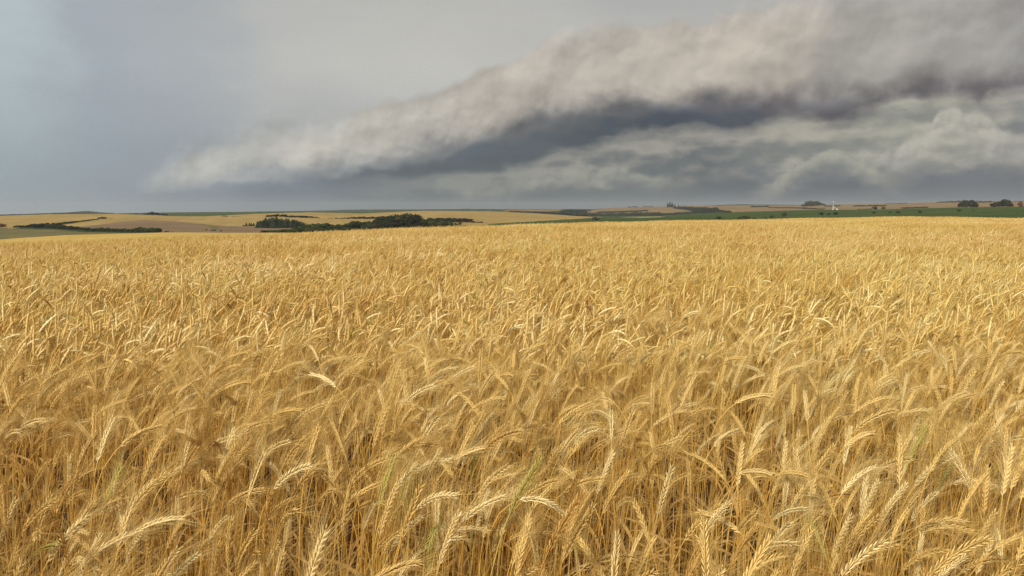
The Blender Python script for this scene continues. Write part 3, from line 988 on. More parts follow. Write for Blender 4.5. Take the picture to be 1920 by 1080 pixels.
# ------------------------------------------------------------------ white tower in the green field
m, n_, out = new_mat('white_paint')
p = n_.t.nodes.new('ShaderNodeBsdfPrincipled')
tc = n_.t.nodes.new('ShaderNodeTexCoord')
n_.put(p.inputs['Base Color'], n_.mix(n_.ss(n_.noise(tc.outputs['Object'], 1.5, 5, 0.6), 0.45, 0.8), (0.70, 0.70, 0.69, 1), (0.50, 0.48, 0.45, 1)))
p.inputs['Roughness'].default_value = 0.5
n_.t.links.new(p.outputs[0], out.inputs[0])
M['white'] = m
gx, gy, gz, d = at(1562, 393.6, 900, 1480)
hm = 15.0 * d / F
e = bpy.data.objects.new('water_tower', None)
col.objects.link(e)
e.location = (gx, gy, gz)
tag(e, 'slim white tower with a slanting pipe to a small white tank in the green field', 'tower')
V, f = tube([(0, 0, -0.3), (0, 0, hm * .15), (0, 0, hm * 0.86), (0, 0, hm * 0.862), (0, 0, hm * 0.985), (0, 0, hm)],
            [0.62, 0.58, 0.52, 0.72, 0.72, 0.2], 14)
obj('column', mesh_np('column', V, f, [M['white']], True), e)
tx, tz = 7.2 * d / F, 1.2 * d / F
V, f = tube([(0.5, 0, hm * 0.40), (tx * .5, 0, (hm * .40 + tz) / 2), (tx, 0, tz)], [0.32, 0.32, 0.32], 6)
obj('pipe', mesh_np('pipe', V, f, [M['white']], True), e)
V, f = tube([(tx, 0, -0.2), (tx, 0, 0.02), (tx, 0, tz), (tx, 0, tz * 1.35), (tx, 0, tz * 1.5)], [1.0, 1.0, 1.0, 0.7, 0.05], 12)
obj('tank', mesh_np('tank', V, f, [M['white']], True), e)


# in a clump, say whereabouts each tree stands
def spread_labels():
    by = {}
    for o in col.objects:
        if o.parent is None and "group" in o and "label" in o and o.type == 'EMPTY':
            by.setdefault(o["label"], []).append(o)
    for lb, os_ in by.items():
        if len(os_) < 4:
            continue
        os_.sort(key=lambda o: o.location.x / o.location.y)
        words = ("left end", "middle", "right end") if len(os_) < 12 else ("left end", "left third", "middle", "right third", "right end")
        for i, o in enumerate(os_):
            o["label"] = lb + ", " + words[min(len(words) - 1, i * len(words) // len(os_))]


spread_labels()

# ------------------------------------------------------------------ wheat
def straw_mat(name, c_lo, c_mid, c_hi, trans, rough=0.55, green=0.0):
    """dry straw: a tint per stalk, drifting patches over the field, some light through it"""
    m, n, out = new_mat(name)
    at_ = n.t.nodes.new('ShaderNodeAttribute')
    at_.attribute_name = 'tint'
    oi = n.t.nodes.new('ShaderNodeObjectInfo')
    g = n.t.nodes.new('ShaderNodeNewGeometry')
    big = n.noise(g.outputs['Position'], 0.35, 3, 0.55)
    f = n.add(n.add(n.mul(at_.outputs['Fac'], 0.62), n.mul(oi.outputs['Random'], 0.28)), n.add(n.mul(n.sub(big, 0.5), 0.7), -0.05))
    c = n.ramp(f, [(0.0, c_lo), (0.40, c_mid), (0.85, c_hi)])
    if green:
        gr = n.mul(n.ss(at_.outputs['Fac'], 0.965, 0.985), green)
        c = n.mix(gr, c, (0.46, 0.39, 0.080, 1))
    patch = n.noise(g.outputs['Position'], 0.11, 3, 0.55)
    c = n.mix(n.ss(patch, 0.42, 0.62), c, n.mix(1.0, c, (0.95, 0.97, 0.86, 1), 'MULTIPLY'))
    fine = n.noise(g.outputs['Position'], 260.0, 2, 0.6)
    c = n.scale_col(c, n.lerp(fine, 0.25, 0.75, 0.82, 1.18))
    d = n.t.nodes.new('ShaderNodeBsdfPrincipled')
    n.put(d.inputs['Base Color'], c)
    d.inputs['Roughness'].default_value = rough
    d.inputs['Specular IOR Level'].default_value = 0.35
    t = n.t.nodes.new('ShaderNodeBsdfTranslucent')
    n.put(t.inputs[0], c)
    mx = n.t.nodes.new('ShaderNodeMixShader')
    mx.inputs[0].default_value = trans
    n.t.links.new(d.outputs[0], mx.inputs[1])
    n.t.links.new(t.outputs[0], mx.inputs[2])
    n.t.links.new(mx.outputs[0], out.inputs[0])
    return m


M['stem'] = straw_mat('straw_stem', (0.53, 0.26, 0.042, 1), (0.69, 0.40, 0.082, 1), (0.79, 0.54, 0.155, 1), 0.25, 0.45, 0.6)
M['ear'] = straw_mat('straw_ear', (0.53, 0.285, 0.065, 1), (0.79, 0.55, 0.19, 1), (0.93, 0.78, 0.42, 1), 0.20, 0.5, 0.9)
M['awn'] = straw_mat('straw_awn', (0.58, 0.35, 0.085, 1), (0.78, 0.55, 0.18, 1), (0.90, 0.73, 0.35, 1), 0.45, 0.45, 0.7)
M['blade'] = straw_mat('straw_leaf', (0.34, 0.17, 0.045, 1), (0.52, 0.31, 0.095, 1), (0.66, 0.45, 0.18, 1), 0.35, 0.6, 0.5)


class Geo:
    """triangles and quads gathered per material, with one tint per stalk"""
    def __init__(self):
        self.v, self.f, self.m, self.t, self.n = [], [], [], [], 0

    def add(self, V, Fq, mat, tint):
        V = np.asarray(V, np.float32)
        self.v.append(V)
        self.f += [tuple(int(i) + self.n for i in q) for q in Fq]
        self.m += [mat] * len(Fq)
        self.t.append(np.full(len(V), tint, np.float32))
        self.n += len(V)

    def arrays(self):
        return np.concatenate(self.v), self.f, self.m, np.concatenate(self.t)


MATS = ['stem', 'ear', 'awn', 'blade']


def mesh_from(name, V, Fc, Mi, T, mats, smooth=True):
    me = bpy.data.meshes.new(name)
    me.from_pydata(V.tolist() if len(V) < 5000 else [tuple(p) for p in V], [], Fc)
    for k in mats:
        me.materials.append(M[k])
    me.polygons.foreach_set("material_index", np.array(Mi, np.int32))
    if smooth:
        me.polygons.foreach_set("use_smooth", np.ones(len(Fc), bool))
    a = me.attributes.new('tint', 'FLOAT', 'POINT')
    a.data.foreach_set('value', T)
    me.update()
    return me


def frame_of(tg, roll=0.0):
    """two axes across a direction"""
    tg = tg / np.linalg.norm(tg)
    u = np.cross(tg, (0.0, 1.0, 0.001))
    if np.linalg.norm(u) < 0.05:
        u = np.cross(tg, (1.0, 0, 0))
    u /= np.linalg.norm(u)
    v = np.cross(tg, u)
    return u * math.cos(roll) + v * math.sin(roll), -u * math.sin(roll) + v * math.cos(roll)


def stalk_path(rng, lean, bend, stem, ear, n_stem, n_ear):
    """points of the stem and of the ear: leans towards +x, nods at the neck"""
    ns, s0 = 40, np.linspace(0, 1, 41)
    tot = stem + ear
    th = lean * np.clip(s0 * 1.15, 0, 1) + bend * np.clip((s0 - 0.76) / 0.24, 0, 1) ** 1.3
    wy = rng.normal(0, 0.05) + 0.10 * rng.normal() * s0 ** 2
    dx, dz = np.sin(th), np.cos(th)
    seg = tot / ns
    mid = lambda a: (a[1:] + a[:-1]) / 2
    x = np.concatenate([[0], np.cumsum(mid(dx)) * seg])
    z = np.concatenate([[0], np.cumsum(mid(dz)) * seg])
    y = np.cumsum(np.full(41, 1.0) * wy) * seg - wy * 0 if np.isscalar(wy) else np.cumsum(wy) * seg
    P = np.stack([x, y, z], 1)
    q = lambda t: np.stack([np.interp(t, s0, P[:, k]) for k in range(3)], -1)
    fs = stem / tot
    ts = fs * (1 - (1 - np.linspace(0, 1, n_stem)) ** 1.6)
    return q(ts), q(fs + (1 - fs) * np.linspace(0, 1, n_ear))


# one floret husk: a pointed, slightly keeled grain, 1 long, along +z
GR_V = []
for zz, rr in ((0.0, 0.10), (0.28, 0.25), (0.60, 0.22), (0.86, 0.10)):
    for k in range(5):
        a = 2 * math.pi * k / 5 + 0.3
        GR_V.append((rr * math.cos(a), rr * math.sin(a) * 0.8, zz))
GR_V.append((0, 0, 1.0))
GR_V = np.array(GR_V)
GR_F = [(i * 5 + j, i * 5 + (j + 1) % 5, (i + 1) * 5 + (j + 1) % 5, (i + 1) * 5 + j) for i in range(3) for j in range(5)]
GR_F += [(15 + j, 15 + (j + 1) % 5, 20) for j in range(5)]


def placed(V, o, z, x, sl, sw):
    z = z / np.linalg.norm(z)
    x = x - z * np.dot(x, z)
    x /= np.linalg.norm(x)
    y = np.cross(z, x)
    return o + (V[:, :1] * sw) * x + (V[:, 1:2] * sw) * y + (V[:, 2:] * sl) * z


def awn(o, d, ln, r, side, curl, segs=2):
    """a bristle: three-sided, tapering to nothing, bent a little"""
    d = d / np.linalg.norm(d)
    u, v = frame_of(d)
    V, Fc = [], []
    for i in range(segs):
        t = i / segs
        c = o + d * ln * t + curl * ln * t * t
        for k in range(3):
            a = 2.094 * k
            V.append(c + (u * math.cos(a) + v * math.sin(a)) * r * (1 - 0.6 * t))
    V.append(o + d * ln + curl * ln)
    for i in range(segs - 1):
        for k in range(3):
            k2 = (k + 1) % 3
            Fc.append((i * 3 + k, i * 3 + k2, i * 3 + 3 + k2, i * 3 + 3 + k))
    b = (segs - 1) * 3
    for k in range(3):
        Fc.append((b + k, b + (k + 1) % 3, segs * 3))
    return V, Fc


def blade(rng, o, az, ln, w, n=6):
    """a dry leaf: folded strip that rises, falls over and twists"""
    V, Fc = [], []
    p = np.array(o, float)
    th = rng.uniform(0.3, 0.8)
    dth = rng.uniform(1.2, 2.6) / n
    tw = rng.uniform(-1.0, 1.0)
    for i in range(n + 1):
        t = i / n
        d = np.array([math.cos(az) * math.sin(th), math.sin(az) * math.sin(th), math.cos(th)])
        sd = np.array([-math.sin(az), math.cos(az), 0.0])
        nm = np.cross(d, sd)
        a = tw * t * 2.0
        s = sd * math.cos(a) + nm * math.sin(a)
        ww = w * (1 - t) ** 0.6 * (0.6 + 0.4 * min(1, t * 5)) + 0.0003
        V += [p - s * ww, p + np.cross(s, d) * ww * 0.35, p + s * ww]
        p = p + d * ln / n
        th += dth
    for i in range(n):
        b = i * 3
        Fc += [(b, b + 1, b + 4, b + 3), (b + 1, b + 2, b + 5, b + 4)]
    return V, Fc


def rich_stalk(seed, lean, bend, stem=0.80, ear=0.088, tint=0.5):
    """a near plant, in parts: dict part -> (V, F); spikelets as separate placements too"""
    rng = np.random.default_rng(seed)
    ps, pe = stalk_path(rng, lean, bend, stem, ear, 12, 11)
    out = {}
    rad = np.linspace(0.00165, 0.00105, len(ps))
    V, Fc = tube(ps, rad, 5)
    out['stem'] = (V, [tuple(q) for q in Fc])
    V, Fc = tube(pe, np.linspace(0.0011, 0.0006, len(pe)), 4)
    rach = (V, [tuple(q) for q in Fc])
    roll = rng.uniform(0, math.pi)
    N = 21
    spk, aw = [], []
    s0 = np.linspace(0, 1, len(pe))
    for i in range(N):
        t = (i + 0.3) / N
        c = np.array([np.interp(t, s0, pe[:, k]) for k in range(3)])
        t2 = min(1, t + 0.06)
        c2 = np.array([np.interp(t2, s0, pe[:, k]) for k in range(3)])
        c0 = np.array([np.interp(max(0, t - 0.06), s0, pe[:, k]) for k in range(3)])
        tg = (c2 - c0) / np.linalg.norm(c2 - c0)
        u, v = frame_of(tg, roll)
        side = 1 if i % 2 else -1
        size = 0.0142 * (0.62 + 0.38 * math.sin(math.pi * (0.14 + 0.74 * t))) * rng.uniform(0.92, 1.08)
        for fl in (-1, 1):
            outw = u * side * 0.95 + v * fl * 0.55
            d = tg + outw * 0.30 + rng.normal(0, 0.06, 3)
            o = c + u * side * 0.0012 + v * fl * 0.0014
            spk.append((o, d, outw, size, size * rng.uniform(0.38, 0.46)))
            tip = o + d / np.linalg.norm(d) * size * 0.93
            for _r in range(1 + (rng.uniform() < 0.3)):
                ad = tg * 1.0 + outw * rng.uniform(0.18, 0.50) + rng.normal(0, 0.10, 3)
                ln = rng.uniform(0.050, 0.075) * (0.75 + 0.35 * t)
                aw.append((tip, ad, ln, outw * rng.uniform(-0.05, 0.12) + rng.normal(0, 0.04, 3)))
    out['spikelets'] = spk
    out['rachis'] = rach
    V, Fc, off = [], [], 0
    for tip, ad, ln, cu in aw:
        v_, f_ = awn(tip, ad, ln, 0.00024, None, cu, 3)
        V += v_
        Fc += [tuple(i + off for i in q) for q in f_]
        off += len(v_)
    out['awns'] = (np.array(V), Fc)
    V, Fc, off = [], [], 0
    out['leaves'] = []
    for k in range(rng.integers(1, 3)):
        z = rng.uniform(0.25, 0.66) * stem
        o = np.array([np.interp(z / stem, np.linspace(0, 1, len(ps)) ** 0.75, ps[:, j]) for j in range(3)])
        v_, f_ = blade(rng, o, rng.uniform(0, 6.28), rng.uniform(0.12, 0.22), rng.uniform(0.003, 0.0055))
        out['leaves'].append((np.array(v_), f_))
        V += v_
        Fc += [tuple(i + off for i in q) for q in f_]
        off += len(v_)
    out['leaf'] = (np.array(V), Fc)
    V, Fc, off = [rach[0]], list(rach[1]), len(rach[0])
    for o, d, x, sl, sw in spk:
        V.append(placed(GR_V, o, d, x, sl, sw))
        Fc += [tuple(i + off for i in q) for q in GR_F]
        off += len(GR_V)
    out['ear'] = (np.concatenate(V), Fc)
    return out


# poses seen in the photograph: upright, leaning, nodding to the right, hooked right over
POSES = [('upright', 0.03, 0.10), ('upright', 0.08, 0.28), ('leaning', 0.12, 0.45), ('leaning', 0.08, 0.65), ('leaning', 0.18, 0.55),
         ('bowed', 0.12, 1.05), ('bowed', 0.07, 1.25), ('bowed', 0.17, 1.15), ('bowed', 0.11, 1.45), ('bowed', 0.18, 1.30),
         ('hooked', 0.10, 1.85), ('hooked', 0.14, 2.1), ('hooked', 0.07, 1.65), ('leaning', 0.14, 0.85)]
RICH = [rich_stalk(100 + i, l, b, 0.80 + 0.03 * ((i * 7) % 5 - 2) / 2 + 0.04 * (b > 1.2), 0.086 + 0.006 * ((i * 3) % 4)) for i, (_n, l, b) in enumerate(POSES)]

src = bpy.data.collections.new('wheat_kinds')          # the kinds of plant that make up the mass


def joined(rs, tint):
    g = Geo()
    g.add(*rs['stem'], 0, tint)
    g.add(*rs['ear'], 1, tint)
    g.add(*rs['awns'], 2, tint)
    g.add(*rs['leaf'], 3, tint)
    return g.arrays()


KIND_N = 0


def add_kind(V, Fc, Mi, T):
    global KIND_N
    me = mesh_from('wheat_kind_%02d' % KIND_N, V, Fc, Mi, T, MATS)
    src.objects.link(bpy.data.objects.new('wheat_kind_%02d' % KIND_N, me))
    KIND_N += 1


for i, rs in enumerate(RICH):
    add_kind(*joined(rs, 0.15 + 0.7 * ((i * 0.618) % 1)))
NEAR_KINDS = list(range(KIND_N))


PW = np.array([0.08, 0.10, 0.10, 0.10, 0.09, 0.08, 0.08, 0.07, 0.07, 0.06, 0.03, 0.02, 0.03, 0.09])
PW = PW / PW.sum()


def simple_stalk(rng, w, lod):
    """a plant farther off -> vertices, triangles, material of each"""
    g = Geo()
    _n, lean, bend = POSES[w]
    lean, bend = lean + rng.normal(0, 0.06), max(0.05, bend + rng.normal(0, 0.15))
    stem, ear = 0.80 + rng.normal(0, 0.030) + 0.03 * (bend > 1.2), rng.uniform(0.078, 0.102)
    ns, ne = (5, 6) if lod == 1 else (3, 4)
    ps, pe = stalk_path(rng, lean, bend, stem, ear, ns + 2, ne)
    ps = ps[2:] if lod == 1 else ps[-3:]
    r0 = 0.0015 if lod == 1 else 0.0022
    V, Fc = tube(ps, np.full(len(ps), r0), 3)
    g.add(V, Fc.tolist(), 0, 0)
    s0 = np.linspace(0, 1, ne)
    if lod == 1:
        nr = 11
        t = np.linspace(0, 1, nr)
        path = np.stack([np.interp(t, s0, pe[:, k]) for k in range(3)], -1)
        rad = 0.0050 * np.sin(np.pi * (0.12 + 0.80 * t)) ** 0.6 * np.where(np.arange(nr) % 2, 1.25, 0.72)
        rad[0], rad[-1] = 0.0015, 0.001
        V, Fc = tube(path, rad, 5)
        na, sg, ar = 24, 2, 0.00030
    else:
        rad = 0.0066 * np.sin(np.pi * (0.15 + 0.70 * s0)) ** 0.6
        rad[0], rad[-1] = 0.002, 0.001
        V, Fc = tube(pe, rad, 4)
        na, sg, ar = 8, 1, 0.0010
    g.add(V, Fc.tolist(), 1, 0)
    for k in range(na):
        t = rng.uniform(0.15, 1.0)
        c = np.array([np.interp(t, s0, pe[:, q]) for q in range(3)])
        tg = np.array([np.interp(min(1, t + .1), s0, pe[:, q]) for q in range(3)]) - np.array([np.interp(max(0, t - .1), s0, pe[:, q]) for q in range(3)])
        tg /= np.linalg.norm(tg)
        u, v = frame_of(tg, rng.uniform(0, 6.28))
        v_, f_ = awn(c + u * 0.004, tg + u * rng.uniform(0.2, 0.55), rng.uniform(0.045, 0.075), ar, None, u * rng.uniform(-0.05, 0.1), sg)
        g.add(v_, f_, 2, 0)
    if lod == 1 and rng.uniform() < 0.7:
        z = rng.uniform(0.35, 0.66)
        v_, f_ = blade(rng, (0.02 * z, 0, z * stem), rng.uniform(0, 6.28), rng.uniform(0.1, 0.2), rng.uniform(0.003, 0.0055), 4)
        g.add(v_, f_, 3, 0)
    V, Fc, Mi, _T = g.arrays()
    tri, tm = [], []
    for q, m_ in zip(Fc, Mi):
        tri.append(q[:3])
        tm.append(m_)
        if len(q) == 4:
            tri.append((q[0], q[2], q[3]))
            tm.append(m_)
    return V, np.array(tri, np.int32), np.array(tm, np.int32)


rngk = np.random.default_rng(5)
LIB = {lod: [simple_stalk(rngk, w, lod) for w in rngk.choice(len(POSES), 64, p=PW)] for lod in (1, 2)}


def tuft(n, size, lod):
    Vs, Fs, Ms, Ts, off = [], [], [], [], 0
    for _i in range(n):
        V, tri, tm = LIB[lod][rngk.integers(64)]
        az = rngk.normal(0.0, 0.75) if rngk.uniform() < 0.82 else rngk.uniform(-3.1, 3.1)
        ca, sa, sc_ = math.cos(az), math.sin(az), rngk.normal(1.0, 0.04)
        R = np.array([[ca, sa, 0], [-sa, ca, 0], [0, 0, 1]]) * sc_
        Vs.append(V @ R + np.array([rngk.uniform(-size, size), rngk.uniform(-size, size), 0]))
        Fs.append(tri + off)
        Ms.append(tm)
        Ts.append(np.full(len(V), rngk.uniform(0, 1) ** 0.9, np.float32))
        off += len(V)
    me = mesh_np('tuft', np.concatenate(Vs), np.concatenate(Fs), [M[k] for k in MATS], True)
    me.polygons.foreach_set("material_index", np.concatenate(Ms))
    a = me.attributes.new('tint', 'FLOAT', 'POINT')
    a.data.foreach_set('value', np.concatenate(Ts))
    return me


MID_KINDS, FAR_KINDS = [], []
MID, FAR = 0.5, 2.0
for k in range(10):
    me = tuft(100, MID * 0.53, 1) if k < 6 else tuft(1250, FAR * 0.515, 2)
    (MID_KINDS if k < 6 else FAR_KINDS).append(KIND_N)
    src.objects.link(bpy.data.objects.new('wheat_kind_%02d' % KIND_N, me))
    KIND_N += 1

# where the plants stand
R0, R1, R2, R3 = 0.82, 3.6, 30.0, 150.0
DENS = 330
rw = np.random.default_rng(31)
half = lambda d: 0.66 * d + 0.8          # half width of what the lens could see, with room to step aside
pts, vid, rot, scl = [], [], [], []


def is_near(x, y):
    cx_, cy_ = np.floor(np.asarray(x) / MID), np.floor(np.asarray(y) / MID)
    return np.hypot((cx_ + .5) * MID, (cy_ + .5) * MID) + 0.8 * np.sin(cx_ * 12.9898 + cy_ * 78.233) < R1


# thin spots in the nearest rows, where one sees down between the stems: x, y, radius
GAPS = [(-0.22, 1.28, 0.15), (0.45, 1.38, 0.11), (0.84, 1.36, 0.14), (-0.62, 1.32, 0.10), (0.10, 1.75, 0.12), (-0.5, 1.9, 0.12), (0.75, 2.0, 0.13)]


def place_near():
    out = []
    RB = R1 + 1.2
    n = int(DENS * 2 * half(RB) * (RB - R0))
    y = rw.uniform(R0, RB, n)
    x = rw.uniform(-half(RB), half(RB), n)
    k = (np.abs(x) < half(y)) & is_near(x, y)
    x, y = x[k], y[k]
    # plants come in clumps along drill rows with thin spots between them
    thin = np.sin(x * 5.1 + 1.0 + np.sin(y * 3.0)) * np.sin(y * 4.3 + np.sin(x * 2.2)) + 0.35 * np.sin(x * 13 + y * 9)
    k = rw.uniform(0, 1, len(x)) < np.clip(1.0 - 0.95 * np.clip(thin - 0.12, 0, 1), 0.15, 1)
    for gx, gy, gr in GAPS:
        k &= ~((np.hypot(x - gx, y - gy) < gr) & (rw.uniform(0, 1, len(x)) < 0.8))
    return x[k], y[k]


nx, ny = place_near()
nd = np.hypot(nx, ny)
order = np.argsort(nd)
nx, ny, nd = nx[order], ny[order], nd[order]
nv = rw.choice(len(POSES), len(nx), p=PW)
naz = np.where(rw.uniform(0, 1, len(nx)) < 0.78, rw.normal(0.0, 0.85, len(nx)), rw.uniform(-3.1, 3.1, len(nx)))
nsc = rw.normal(1.0, 0.05, len(nx)).clip(0.84, 1.13)
nz = ground_z(nx, ny)

# which of them the lens shows: the 300 that stand largest become plants of their own
tipx, tipz = [], []
for v_, a_, s_ in zip(nv, naz, nsc):
    p = RICH[v_]['ear'][0].mean(0) * s_
    tipx.append((p[0] * math.cos(a_) - p[1] * math.sin(a_), p[0] * math.sin(a_) + p[1] * math.cos(a_), p[2]))
tip = np.array(tipx) + np.stack([nx, ny, nz], 1)
fz = tip[:, 1] * math.cos(PITCH) - (tip[:, 2] - EYE) * math.sin(PITCH)
fu = tip[:, 1] * math.sin(PITCH) + (tip[:, 2] - EYE) * math.cos(PITCH)
tpx, tpy = W / 2 + F * tip[:, 0] / fz, H / 2 - F * fu / fz
seen = (tpx > 0) & (tpx < W) & (tpy < H - 12)
single = np.zeros(len(nx), bool)
single[np.where(seen)[0][np.argsort(fz[seen])[:300]]] = True

for i in np.where(~single)[0]:
    pts.append((nx[i], ny[i], nz[i]))
    vid.append(int(nv[i]))
    rot.append((0, 0, naz[i]))
    scl.append(nsc[i])


def stand(x, y, kinds):
    pts.append((x, y, 0.0))
    vid.append(int(kinds[rw.integers(len(kinds))]))
    rot.append((0, 0, rw.normal(0, 0.22)))
    scl.append(rw.normal(1.0, 0.03))


n0 = len(pts)
for cy_ in range(int((R1 - 1.5) / MID), int((R2 + 8) / MID)):      # small tufts near, large ones far, the borders between them ragged
    yy = (cy_ + .5) * MID
    for cx_ in range(math.floor((-half(yy) - MID) / MID), math.ceil((half(yy) + MID) / MID)):
        xx = (cx_ + .5) * MID
        big_x, big_y = math.floor(xx / FAR), math.floor(yy / FAR)
        dc_ = math.hypot((big_x + .5) * FAR, (big_y + .5) * FAR) + 5.0 * math.sin(big_x * 12.9898 + big_y * 78.233)
        if (dc_ < R2 or big_y * FAR < R1 + FAR) and not is_near(xx, yy):
            stand(xx + rw.uniform(-.06, .06), yy + rw.uniform(-.06, .06), MID_KINDS)
for yy in np.arange(math.floor(R1 / FAR) * FAR, R3, FAR):
    for big_x in range(math.floor((-half(yy) - FAR) / FAR), math.ceil((half(yy) + FAR) / FAR)):
        big_y = math.floor(yy / FAR + 0.01)
        cx_, cy_ = (big_x + .5) * FAR, (big_y + .5) * FAR
        dc_ = math.hypot(cx_, cy_)
        if dc_ + 5.0 * math.sin(big_x * 12.9898 + big_y * 78.233) >= R2 and dc_ < R3 and big_y * FAR >= R1 + FAR:
            stand(cx_ + rw.uniform(-.15, .15), cy_ + rw.uniform(-.15, .15), FAR_KINDS)
P = np.array(pts)
e_ = 0.6
P[n0:, 2] = ground_z(P[n0:, 0], P[n0:, 1])
sx_ = (ground_z(P[n0:, 0] + e_, P[n0:, 1]) - ground_z(P[n0:, 0] - e_, P[n0:, 1])) / (2 * e_)
sy_ = (ground_z(P[n0:, 0], P[n0:, 1] + e_) - ground_z(P[n0:, 0], P[n0:, 1] - e_)) / (2 * e_)
Rt = np.array(rot)
Rt[n0:, 0] = np.arctan(sy_)
Rt[n0:, 1] = -np.arctan(sx_)
# leave out tufts that lie well down behind the crest
az_p = np.degrees(np.arctan2(P[:, 0], P[:, 1]))
dd_p = np.hypot(P[:, 0], P[:, 1])
crest_t = tan_el(az_p, L(CREST_K, px_x(az_p)))
hid = (EYE + crest_t * dd_p) - (P[:, 2] + 0.95) > 1.2
keep = ~(hid & (dd_p > 20))
P, Rt, vid, scl = P[keep], Rt[keep], np.array(vid)[keep], np.array(scl)[keep]

me = bpy.data.meshes.new('wheat_field')
me.vertices.add(len(P))
me.vertices.foreach_set('co', P.astype(np.float32).ravel())
for nm, ty, data, key in (('vid', 'INT', vid.astype(np.int32), 'value'), ('scl', 'FLOAT', scl.astype(np.float32), 'value'),
                          ('rot', 'FLOAT_VECTOR', Rt.astype(np.float32).ravel(), 'vector')):
    a = me.attributes.new(nm, ty, 'POINT')
    a.data.foreach_set(key, data)
wf = obj('wheat_field', me)
tag(wf, 'ripe golden bearded wheat filling the field to its crest', 'wheat', kind='stuff')
gt = bpy.data.node_groups.new('wheat_stand', 'GeometryNodeTree')
gt.interface.new_socket('Geometry', in_out='INPUT', socket_type='NodeSocketGeometry')
gt.interface.new_socket('Geometry', in_out='OUTPUT', socket_type='NodeSocketGeometry')
gi, go = gt.nodes.new('NodeGroupInput'), gt.nodes.new('NodeGroupOutput')
ci = gt.nodes.new('GeometryNodeCollectionInfo')
ci.inputs['Collection'].default_value = src
ci.inputs['Separate Children'].default_value = True
ci.inputs['Reset Children'].default_value = True
ip = gt.nodes.new('GeometryNodeInstanceOnPoints')
ip.inputs['Pick Instance'].default_value = True


def named(nm, ty):
    a = gt.nodes.new('GeometryNodeInputNamedAttribute')
    a.data_type = ty
    a.inputs['Name'].default_value = nm
    return a.outputs[0]


gt.links.new(gi.outputs[0], ip.inputs['Points'])
gt.links.new(ci.outputs[0], ip.inputs['Instance'])
gt.links.new(named('vid', 'INT'), ip.inputs['Instance Index'])
e2r = gt.nodes.new('FunctionNodeEulerToRotation')
gt.links.new(named('rot', 'FLOAT_VECTOR'), e2r.inputs[0])
gt.links.new(e2r.outputs[0], ip.inputs['Rotation'])
gt.links.new(named('scl', 'FLOAT'), ip.inputs['Scale'])
gt.links.new(ip.outputs[0], go.inputs[0])
md = wf.modifiers.new('wheat_stand', 'NODES')
md.node_group = gt

# ------------------------------------------------------------------ the 300 nearest plants, each a thing with its parts
PART = []


def part_mesh(name, V, Fc, mat, tint):
    V = np.asarray(V)
    return mesh_from(name, V, Fc, [0] * len(Fc), np.full(len(V), tint, np.float32), [mat])


TINTS = {'golden': 0.45, 'pale': 0.90, 'orange': 0.02, 'greenish': 0.99}
CACHE = {}


def parts_of(v, tone):
    if (v, tone) not in CACHE:
        t, r = TINTS[tone], RICH[v]
        CACHE[(v, tone)] = dict(stem=part_mesh('stem', *r['stem'], 'stem', t), ear=part_mesh('ear', *r['ear'], 'ear', t), awns=part_mesh('awns', *r['awns'], 'awn', t),
                                leaf=[part_mesh('leaf', *q, 'blade', t) for q in r['leaves']], rachis=part_mesh('ear', *r['rachis'], 'ear', t),
                                spikelet=part_mesh('spikelet', GR_V, GR_F, 'ear', t))
    return CACHE[(v, tone)]


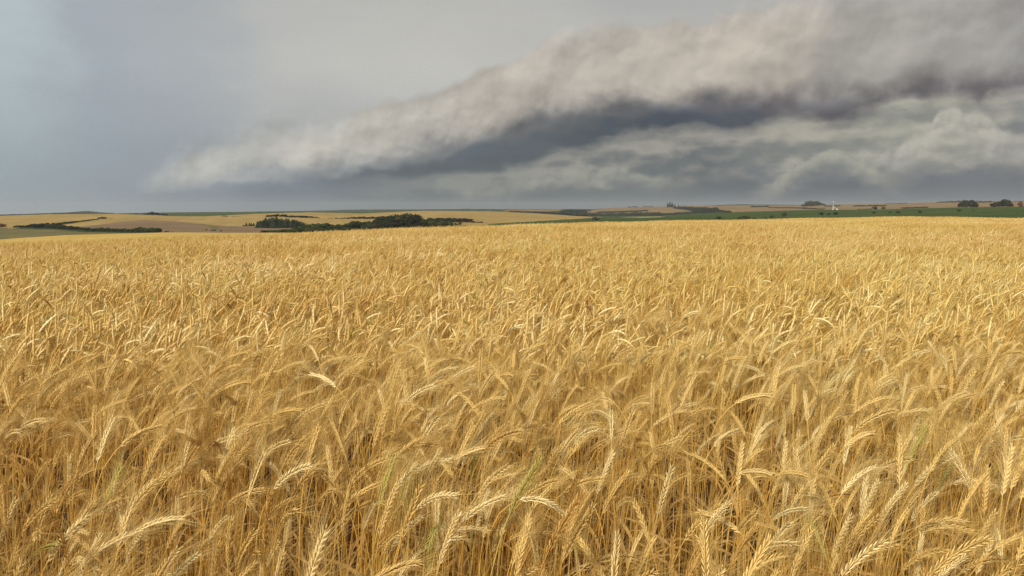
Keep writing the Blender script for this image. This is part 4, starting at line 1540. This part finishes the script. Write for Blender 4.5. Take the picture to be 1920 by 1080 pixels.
ids = np.where(single)[0]
ids = ids[np.argsort(fz[ids])]
GROUP = 'wheat plants in the nearest rows'
COLS = ['far left', 'left', 'mid left', 'left centre', 'right centre', 'mid right', 'right', 'far right']
Q4 = np.quantile(tpy[ids], [0.25, 0.5, 0.75])
for rank, i in enumerate(ids):
    tone = rw.choice(['golden', 'pale', 'orange', 'greenish'], p=[0.55, 0.27, 0.13, 0.05])
    v = int(nv[i])
    pm = parts_of(v, tone)
    e = bpy.data.objects.new('wheat_plant', None)
    col.objects.link(e)
    e.empty_display_size = 0.05
    e.location = (nx[i], ny[i], nz[i])
    e.rotation_euler = (0, 0, naz[i])
    e.scale = (nsc[i],) * 3
    pose = POSES[v][0]
    right = math.cos(naz[i]) > 0
    how = {'upright': 'upright ear', 'leaning': 'ear leaning ' + ('right' if right else 'left'), 'bowed': 'ear bowed over to the ' + ('right' if right else 'left'),
           'hooked': 'ear hooked right down'}[pose]
    rowname = ('fourth', 'third', 'second', 'front')[int((tpy[i] > Q4).sum())]
    tag(e, '%s wheat plant with %s, %s of the %s row' % (tone, how, COLS[min(7, int(tpx[i] / W * 8))], rowname), 'wheat plant', GROUP)
    obj('stem', pm['stem'], e)
    for q in pm['leaf']:
        obj('leaf', q, e)
    if rank < 36:
        er = obj('ear', pm['rachis'], e)
        for o_, d_, x_, sl, sw in RICH[v]['spikelets']:
            z = d_ / np.linalg.norm(d_)
            x = x_ - z * np.dot(x_, z)
            x /= np.linalg.norm(x)
            y = np.cross(z, x)
            sp = obj('spikelet', pm['spikelet'], er)
            mt = np.eye(4)
            mt[:3, 0], mt[:3, 1], mt[:3, 2], mt[:3, 3] = x * sw, y * sw, z * sl, o_
            sp.matrix_local = Matrix(mt.tolist())
    else:
        obj('ear', pm['ear'], e)
    obj('awns', pm['awns'], e)["kind"] = 'stuff'

# ------------------------------------------------------------------ the air between here and the far hills
hz_me = bpy.data.meshes.new('haze')
X0, X1, Y0, Y1, Z0, Z1 = -12500, 12500, -12500, 12500, float(GZ.min()) - 2, float(GZ.max()) + 12
hv = [(x, y, z) for x in (X0, X1) for y in (Y0, Y1) for z in (Z0, Z1)]
hf = [(0, 1, 3, 2), (4, 6, 7, 5), (0, 4, 5, 1), (2, 3, 7, 6), (0, 2, 6, 4), (1, 5, 7, 3)]
hz_me.from_pydata(hv, [], hf)
hm_, hn, hout = new_mat('thin_haze')
pv = hn.t.nodes.new('ShaderNodeVolumePrincipled')
pv.inputs['Color'].default_value = (0.62, 0.66, 0.70, 1)
pv.inputs['Density'].default_value = HAZE
pv.inputs['Anisotropy'].default_value = 0.0
hn.t.links.new(pv.outputs[0], hout.inputs['Volume'])
hz_me.materials.append(hm_)
if HAZE > 0:
    tag(obj('haze', hz_me), 'thin pale air softening the far hills', 'haze', kind='stuff')
